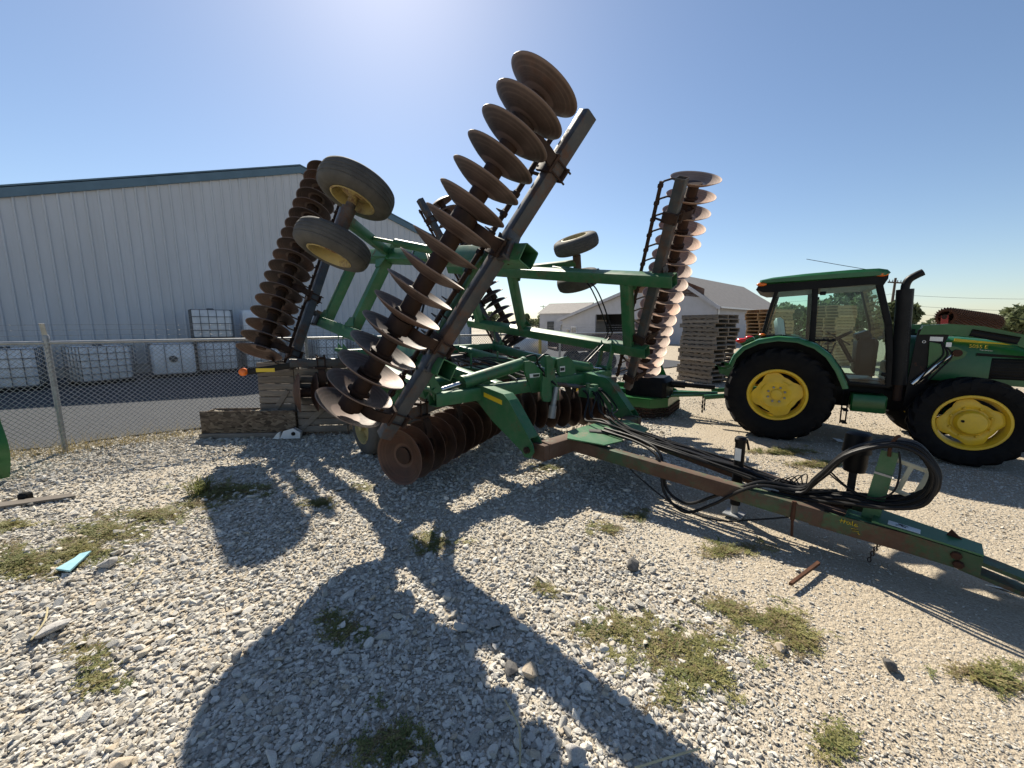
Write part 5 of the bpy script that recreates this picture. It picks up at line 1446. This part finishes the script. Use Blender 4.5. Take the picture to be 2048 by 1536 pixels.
# distant parked car shapes left of the bollard
# ------------------------------------------------------------------ rusty toothed roller behind the tractor
def roller():
    e0 = V((0, 0, CAM_H)) + ray(1893, 632) * 8.6; ax = V((.90, .42, 0)); ax.normalize()
    root = empty('toothed_roller', (e0.x, e0.y, 0), math.atan2(ax.y, ax.x), 'rusty toothed packer roller on red stands behind the tractor hood', 'roller')
    z0 = e0.z - .02; n = 30; r0 = .215
    m = MB(); m.cyl((-.1, 0, z0), (2.5, 0, z0 - .1), .05, n=12); m.build('axle', MAT['rust_dark'], root)
    mm = MB(); nt_ = 26; ring = []
    out = []; inn = []
    for i in range(nt_ * 2):
        a = math.pi * i / nt_; r = r0 if i % 2 else r0 - .045
        out.append((math.cos(a) * r, math.sin(a) * r)); inn.append((math.cos(a) * .125, math.sin(a) * .125))
    k = len(out)
    mm.loft([[V((-.04, y, z)) for y, z in inn], [V((-.04, y * .93, z * .93)) for y, z in out], [V((0, y, z)) for y, z in out], [V((.04, y * .93, z * .93)) for y, z in out], [V((.04, y, z)) for y, z in inn]], cap=False, closed=True)
    for q in range(3): mm.beam((0, 0, 0), (0, .13 * math.cos(q * 2.09), .13 * math.sin(q * 2.09)), .03, .05, up=(1, 0, 0))
    me = mm.mesh('roller_ring', MAT['rust'])
    for i in range(n): link('roller_ring', me, root, (i * .092, 0, z0 - .004 * i), (i * .06, 0, 0))
    for x in (-.08, 2.42):
        m = MB(); m.beam((x, -.12, .02), (x, 0, z0 + .03), .03, .11, up=(0, 1, 0), r=.004); m.box((x, -.12, .02), (.14, .6, .04), None, .005); m.build('stand', MAT['red_paint'], root)
    m = MB(); m.beam((-.08, .0, z0 - .5), (2.42, 0, z0 - .55), .08, .08); m.build('cross_beam', MAT['red_paint'], root)
roller()
# green implement shield at the left edge
sh = empty('green_shield', (gpt(-62, 975).x, gpt(-62, 975).y, 0), R(-20), 'curved green sheet metal shield cut off by the left edge of the picture', 'implement shield')
g_ = gpt(14, 950)
m = MB(); rings = []
for t in np.linspace(0, 1, 14):
    z = .04 + .74 * t; bul = .10 * math.sin(math.pi * min(1, t * 1.15)) + .05 * t
    rings.append([V((-1.2, -.35 + bul * .2, z)), V((-.05, -.30, z)), V((.10 + bul, -.05, z)), V((.12 + bul, .25, z)), V((.10 + bul, .25, z)), V((.08 + bul, -.04, z)), V((-.06, -.28, z)), V((-1.2, -.33 + bul * .2, z))])
m.loft(rings); m.build('panel', MAT['green_new'], sh)
m = MB(); m.beam((-1.2, .1, .03), (.1, .1, .03), .06, .06); m.build('frame_bar', MAT['green_new'], sh)

def flat_piece(nm, pts, th, mat, lab, cat, z=.01):
    P3 = [gpt(x, y, z) for x, y in pts]; c = sum(P3, V((0, 0, 0))) / len(P3)
    m = MB(); m.prism([p - V((c.x, c.y, 0)) for p in P3], (0, 0, th)); o = m.build(nm, MAT[mat]); o.location = (c.x, c.y, 0); tag(o, lab, cat); return o
flat_piece('wooden_board', [(-90, 1020), (140, 990), (152, 995), (-90, 1030)], .02, 'wood_grey', 'long thin weathered board on the gravel at the left', 'board', .012)
flat_piece('plastic_scrap', [(112, 1140), (140, 1144), (183, 1104), (160, 1110), (150, 1118)], .012, 'blue_scrap', 'torn pale blue plastic scrap on the weeds at the left', 'scrap', .025)
flat_piece('rusty_bar', [(1577, 1170), (1584, 1172), (1640, 1130), (1634, 1126)], .02, 'rust', 'short rusty bar on the gravel below the tongue', 'bar', .02)
flat_piece('white_scrap', [(1970, 1170), (2000, 1176), (2040, 1192), (2020, 1182)], .006, 'white_plastic', 'crumpled white scrap in the shade of the tongue tip', 'scrap', .02)
flat_piece('white_scrap', [(1665, 876), (1680, 879), (1690, 884), (1676, 883)], .006, 'white_plastic', 'small white litter piece between the tractor wheels', 'scrap', .02)
flat_piece('steel_strip', [(1270, 868), (1330, 884), (1334, 880), (1280, 862)], .01, 'sticker_white', 'pale flat strip lying on the gravel beyond the tongue rails', 'strip', .02)
o_ = empty('black_block', (gpt(52, 1000).x, gpt(52, 1000).y, 0), R(12), 'small black block beside the weathered board', 'block')
m = MB(); m.box((0, 0, .035), (.085, .07, .07), None, .008); m.build('body', MAT['black_plastic'], o_)
m = MB(); m.box((0, 0, .072), (.06, .045, .01), None, .003); m.build('cap', MAT['rubber'], o_)
for px0, py0, px1, py1, lab in ((62, 1280, 95, 1215, 'pale dry stalk lying at the left side'), (1010, 1400, 1040, 1530, 'curved pale dry stalk near the bottom centre'), (1270, 1536, 1400, 1497, 'pale dry stalk at the bottom edge in shade'), (250, 1175, 285, 1140, 'short straw stem near the blue scrap')):
    a, b = gpt(px0, py0, .03), gpt(px1, py1, .03); mid_ = (a + b) / 2 + V((.03, .0, .012)); c = (a + b) / 2
    m = MB(); m.tube([p - V((c.x, c.y, 0)) for p in spline([a, mid_, b], 5)], .0045, 5); o = m.build('dry_stalk', MAT['straw']); o.location = (c.x, c.y, 0); tag(o, lab, 'stalk')

# ------------------------------------------------------------------ single larger rocks
def rock_mesh(seed, n=18, flat=.6, mat='rock_grey'):
    rs = np.random.RandomState(seed)
    p = rs.normal(size=(n, 3)); p /= np.linalg.norm(p, axis=1)[:, None]; p *= (.8 + .3 * rs.rand(n, 1)); p *= np.array([1.0, .75 + .2 * rs.rand(), flat])
    bm = bmesh.new()
    for q in p: bm.verts.new(q)
    bmesh.ops.convex_hull(bm, input=bm.verts)
    for v in [v for v in bm.verts if not v.link_faces]: bm.verts.remove(v)
    bmesh.ops.bevel(bm, geom=bm.edges[:], offset=.05, segments=1, affect='EDGES')
    me = bpy.data.meshes.new('rock'); bm.to_mesh(me); bm.free(); me.materials.append(MAT[mat]); return me
for i, (px, py, rp, mt, fl, lab) in enumerate([
        (1266, 1136, 14, 'rock_dark', .8, 'dark grey block-shaped stone in the sun below the tongue'), (1062, 1352, 18, 'rock_tan', .75, 'largest tan stone in the sunlit gap of the shadow'),
        (1022, 1340, 17, 'rock_dark', .35, 'dark flat stone touching the largest tan stone'), 
        (1152, 1518, 22, 'rock_grey', .5, 'pale angular stone at the bottom edge'), (1560, 1298, 13, 'rock_tan', .5, 'pale tan stone beside the weeds on the right'),
         (216, 1132, 13, 'rock_grey', .6, 'small grey stone right of the blue scrap'),
        (243, 1530, 14, 'rock_tan', .4, 'tan stone at the bottom left edge'), (1150, 1100, 9, 'rock_grey', .8, 'small white stone in the sun below the hitch bar'),
        (1775, 1335, 11, 'rock_dark', .7, 'small dark stone on the bare gravel at the right'), (100, 1262, 20, 'rock_grey', .25, 'thin grey slate lying at the left side')
        ]):
    g = gpt(px, py); rr = rp / 785.0 * (g - V((0, 0, CAM_H))).length
    o = link('rock', rock_mesh(100 + i, 16, fl, mt), None, (g.x, g.y, rr * fl * .55), (rnd.uniform(-.15, .15), rnd.uniform(-.15, .15), rnd.uniform(0, 6)), (rr, rr, rr))
    tag(o, lab, 'rock', 'larger stones lying on the gravel')

# ------------------------------------------------------------------ gravel (instances on points)
def proto_collection(name, meshes):
    c = bpy.data.collections.new(name)
    for i, me in enumerate(meshes):
        o = bpy.data.objects.new('%s_%02d' % (name, i), me); c.objects.link(o)
    return c
def scatter(name, pts, rot, scl, idx, coll, kind, label=None, cat=None):
    me = bpy.data.meshes.new(name); n = len(pts)
    me.vertices.add(n); me.vertices.foreach_set('co', np.asarray(pts, np.float32).ravel())
    a = me.attributes.new('rot', 'FLOAT_VECTOR', 'POINT'); a.data.foreach_set('vector', np.asarray(rot, np.float32).ravel())
    a = me.attributes.new('scl', 'FLOAT_VECTOR', 'POINT'); a.data.foreach_set('vector', np.asarray(scl, np.float32).ravel())
    a = me.attributes.new('idx', 'INT', 'POINT'); a.data.foreach_set('value', np.asarray(idx, np.int32))
    o = link(name, me)
    ng = bpy.data.node_groups.new(name + '_nodes', 'GeometryNodeTree')
    ng.interface.new_socket('Geometry', in_out='INPUT', socket_type='NodeSocketGeometry')
    ng.interface.new_socket('Geometry', in_out='OUTPUT', socket_type='NodeSocketGeometry')
    gi = ng.nodes.new('NodeGroupInput'); go = ng.nodes.new('NodeGroupOutput')
    ci = ng.nodes.new('GeometryNodeCollectionInfo'); ci.inputs[0].default_value = coll; ci.inputs['Separate Children'].default_value = True; ci.inputs['Reset Children'].default_value = True
    ip = ng.nodes.new('GeometryNodeInstanceOnPoints'); ip.inputs['Pick Instance'].default_value = True
    def na(nm, dt):
        q = ng.nodes.new('GeometryNodeInputNamedAttribute'); q.data_type = dt; q.inputs[0].default_value = nm; return q.outputs['Attribute']
    er = ng.nodes.new('FunctionNodeEulerToRotation')
    lk = ng.links.new
    lk(gi.outputs[0], ip.inputs['Points']); lk(ci.outputs[0], ip.inputs['Instance']); lk(na('idx', 'INT'), ip.inputs['Instance Index'])
    lk(na('rot', 'FLOAT_VECTOR'), er.inputs[0]); lk(er.outputs[0], ip.inputs['Rotation']); lk(na('scl', 'FLOAT_VECTOR'), ip.inputs['Scale']); lk(ip.outputs[0], go.inputs[0])
    md = o.modifiers.new('scatter', 'NODES'); md.node_group = ng
    o['kind'] = kind
    if label: o['label'] = label
    if cat: o['category'] = cat
    return o
def fbm(x, y, s, seed):
    rs = np.random.RandomState(seed); v = 0
    for o in range(4):
        for _ in range(3):
            a = rs.rand() * 6.28; ph = rs.rand() * 6.28; f = s * 2 ** o
            v = v + np.sin((x * np.cos(a) + y * np.sin(a)) * f + ph) / (1.8 ** o)
    return v / 3.2
NPS = 14
stones = proto_collection('stone_shape', [rock_mesh(300 + i, 10 + i % 6, .5 + .04 * (i % 5), 'stone') for i in range(NPS)])
def gravel():
    rs = np.random.RandomState(21)
    P = []; S = []
    for (x0, x1, y0, y1, den, r0) in ((-4.6, 4.6, .25, 1.9, 5200, .0112), (-5, 5, 1.9, 3.4, 3500, .0126), (-8, 7, 3.4, 6, 1500, .0158), (-10, 10, 6, 9.5, 560, .020), (-10, 14, 9.5, 14, 150, .029)):
        n = int((x1 - x0) * (y1 - y0) * den)
        x = rs.uniform(x0, x1, n); y = rs.uniform(y0, y1, n)
        vis = np.abs(x) < (y + .9) * 1.62
        fine = 1 / (1 + np.exp(-(x - .36 * y - .25 + .55 * fbm(x, y, 1.1, 3)) * 3.2))
        patch = fbm(x, y, 1.7, 5)
        behind = ((x + 6.1) * -.588 + (y - 5.16) * .809) > .45 + .9 * np.clip(((x + 6.1) * .809 + (y - 5.16) * .588 - 1.4) / 1.5, 0, 1)
        keep = vis & (~behind) & (rs.rand(n) < np.clip(1.05 - .50 * fine + .45 * patch * fine + .25 * patch, .06, 1))
        sz = r0 * np.exp(rs.normal(0, .36, n)) * (1 - .55 * fine) * (1 + .16 * patch)
        big = rs.rand(n) < .010 * (1 - fine); sz = np.where(big, np.minimum(sz * 1.9, .045), sz)
        x, y, sz = x[keep], y[keep], sz[keep]
        z = np.array([hgt(a, b) for a, b in zip(x, y)]) + sz * rs.uniform(.0, .50, len(sz))
        P.append(np.stack([x, y, z], 1)); S.append(sz)
    P = np.concatenate(P); S = np.concatenate(S); n = len(S)
    rot = np.stack([rs.normal(0, .35, n), rs.normal(0, .35, n), rs.uniform(0, 6.28, n)], 1)
    scl = S[:, None] * np.stack([rs.uniform(.85, 1.45, n), rs.uniform(.7, 1.1, n), rs.uniform(.6, 1.1, n)], 1)
    scatter('gravel', P, rot, scl, rs.randint(0, NPS, n), stones, 'stuff', 'pale crushed limestone gravel covering the yard')
gravel()

# ------------------------------------------------------------------ weeds
def sprig_mesh(seed, mat):
    """low sprawling mat plant: thin stems with many small leaves"""
    rs = np.random.RandomState(seed); m = MB()
    for k in range(9):
        a = rs.rand() * 6.28; L = .05 + .06 * rs.rand(); pts = []
        for t in np.linspace(0, 1, 4): pts.append(V((math.cos(a + .5 * t) * L * t, math.sin(a + .5 * t) * L * t, .004 + .022 * t * (1 - .5 * t) * (1 + rs.rand()))))
        m.tube(pts, .0011, 3)
        for q in range(7):
            t = (q + .6) / 7.5; i = min(int(t * 3), 2); p = pts[i].lerp(pts[i + 1], t * 3 - i)
            an = a + rs.uniform(-1.8, 1.8); l = .011 + .008 * rs.rand(); d = V((math.cos(an), math.sin(an), rs.uniform(-.1, .9))).normalized(); s_ = d.cross(V((0, 0, 1))).normalized()
            m.add([p, p + d * l * .5 + s_ * l * .34, p + d * l, p + d * l * .5 - s_ * l * .34], [(0, 1, 2, 3)], False)
    return m.mesh('sprig', MAT[mat])
sprigs = proto_collection('sprig_shape', [sprig_mesh(s, 'leaf_weed' if s % 4 else 'leaf_dry') for s in range(8)])
def weeds():
    rs = np.random.RandomState(33); P = []
    patches = [(150, 1105, 60, 28, 0), (215, 1065, 70, 22, 0), (300, 1030, 75, 14, 0), (390, 1008, 40, 8, 0), (45, 1128, 75, 30, 0), (470, 978, 75, 16, 0), (420, 990, 45, 12, 0), (640, 1006, 40, 10, 0), (870, 1085, 50, 22, 0),
               (680, 1258, 50, 32, 0), (800, 1490, 95, 45, 0), (1240, 1262, 95, 36, 0), (1350, 1290, 130, 42, 0), (1400, 1350, 95, 42, 0), (1090, 1182, 38, 24, 0), (1460, 1215, 50, 18, 0), (1560, 1245, 80, 34, 0), (1600, 1280, 45, 24, 0), (1215, 1058, 40, 12, 0), (1275, 1030, 30, 10, 0),
               (1665, 1492, 42, 28, 0), (175, 1305, 40, 20, 0), (195, 1358, 40, 20, 0), (1985, 1352, 60, 26, 0), (20, 1052, 30, 10, 0), (1460, 1095, 60, 16, 0), (1090, 935, 40, 9, 0), (720, 975, 30, 8, 0), (1340, 1400, 50, 22, 0), (1560, 905, 70, 6, 0), (1630, 930, 60, 6, 0)]
    for cx, cy, rx, ry, _ in patches:
        g = gpt(cx, cy); area = (rx * ry * math.pi) * ((g - V((0, 0, CAM_H))).length / 785) ** 2 / max(.25, CAM_H / (g - V((0, 0, CAM_H))).length)
        n = int(min(850, max(16, area * 390)))
        a = rs.rand(n) * 6.28; r = np.sqrt(rs.rand(n)) * np.clip(1 + .35 * np.sin(3 * a + rs.rand() * 6) + .25 * np.sin(5 * a + rs.rand() * 6), .3, 1.6) * np.abs(rs.normal(.75, .45, n))
        for x, y in zip(cx + rx * r * np.cos(a), cy + ry * r * np.sin(a)):
            p = gpt(x, min(max(y, 880), 1700)); P.append((p.x, p.y, hgt(p.x, p.y) + .010))
    P = np.array(P); n = len(P)
    s = rs.uniform(.40, .95, n) * np.clip(.75 + np.hypot(P[:, 0], P[:, 1]) * .08, .8, 1.3)
    scatter('weed_ground_cover', P, np.stack([rs.normal(0, .15, n), rs.normal(0, .15, n), rs.rand(n) * 6.28], 1), np.stack([s, s, s * rs.uniform(.25, .6, n)], 1), rs.randint(0, 8, n), sprigs, 'stuff', 'low green weeds sprawling in patches over the gravel')
weeds()
def tuft(px, py, h, rad, n, mat, lab, seed, nm='weed_tuft'):
    rs = np.random.RandomState(seed); g = gpt(px, py); m = MB()
    for k in range(n):
        a = rs.rand() * 6.28; r = rad * math.sqrt(rs.rand()); L = h * (.45 + .6 * rs.rand()); ln = rs.uniform(.1, .55)
        b = V((r * math.cos(a), r * math.sin(a), 0)); t = b + V((math.cos(a) * L * ln, math.sin(a) * L * ln, L * .9)); md_ = b.lerp(t, .5) + V((0, 0, L * .1))
        w = .004 + .004 * rs.rand(); s_ = V((-math.sin(a + rs.rand()), math.cos(a), 0)) * w
        m.add([b - s_, b + s_, md_ + s_ * .8, md_ - s_ * .8], [(0, 1, 2, 3)], False); m.add([md_ - s_ * .8, md_ + s_ * .8, t], [(0, 1, 2)], False)
        for q in range(3):
            p = b.lerp(t, .3 + .22 * q); d = V((rs.normal(), rs.normal(), .6)).normalized() * .03; s2 = d.cross(V((0, 0, 1))) * .3
            m.add([p, p + d * .5 + s2, p + d, p + d * .5 - s2], [(0, 1, 2, 3)], False)
    o = m.build(nm, MAT[mat]); o.location = (g.x, g.y, 0); return tag(o, lab, 'weed')
tuft(397, 985, .20, .09, 90, 'leaf_weed', 'upright green weed tuft beside the wheel shadow at the left', 2)
def dry_grass():
    rs = np.random.RandomState(8); m = MB(); p0 = gpt(130, 905); a = R(36); d = V((math.cos(a), math.sin(a), 0)); nn = V((-d.y, d.x, 0))
    for k in range(1500):
        t = rs.uniform(-3, 3.2) if k < 1100 else rs.normal(.3, .5); b = p0 + d * t + nn * rs.normal(.05, .12); L = rs.uniform(.06, .30) * (1.3 if rs.rand() < .1 else .8)
        e = b + V((rs.normal(0, .35) * L, rs.normal(0, .35) * L, L)); w = d * .0022
        m.add([b - w, b + w, e], [(0, 1, 2)], False)
    o = m.build('dry_grass', MAT['leaf_dry']); tag(o, 'dry brown grass along the foot of the fence', None, None, 'stuff')
dry_grass()
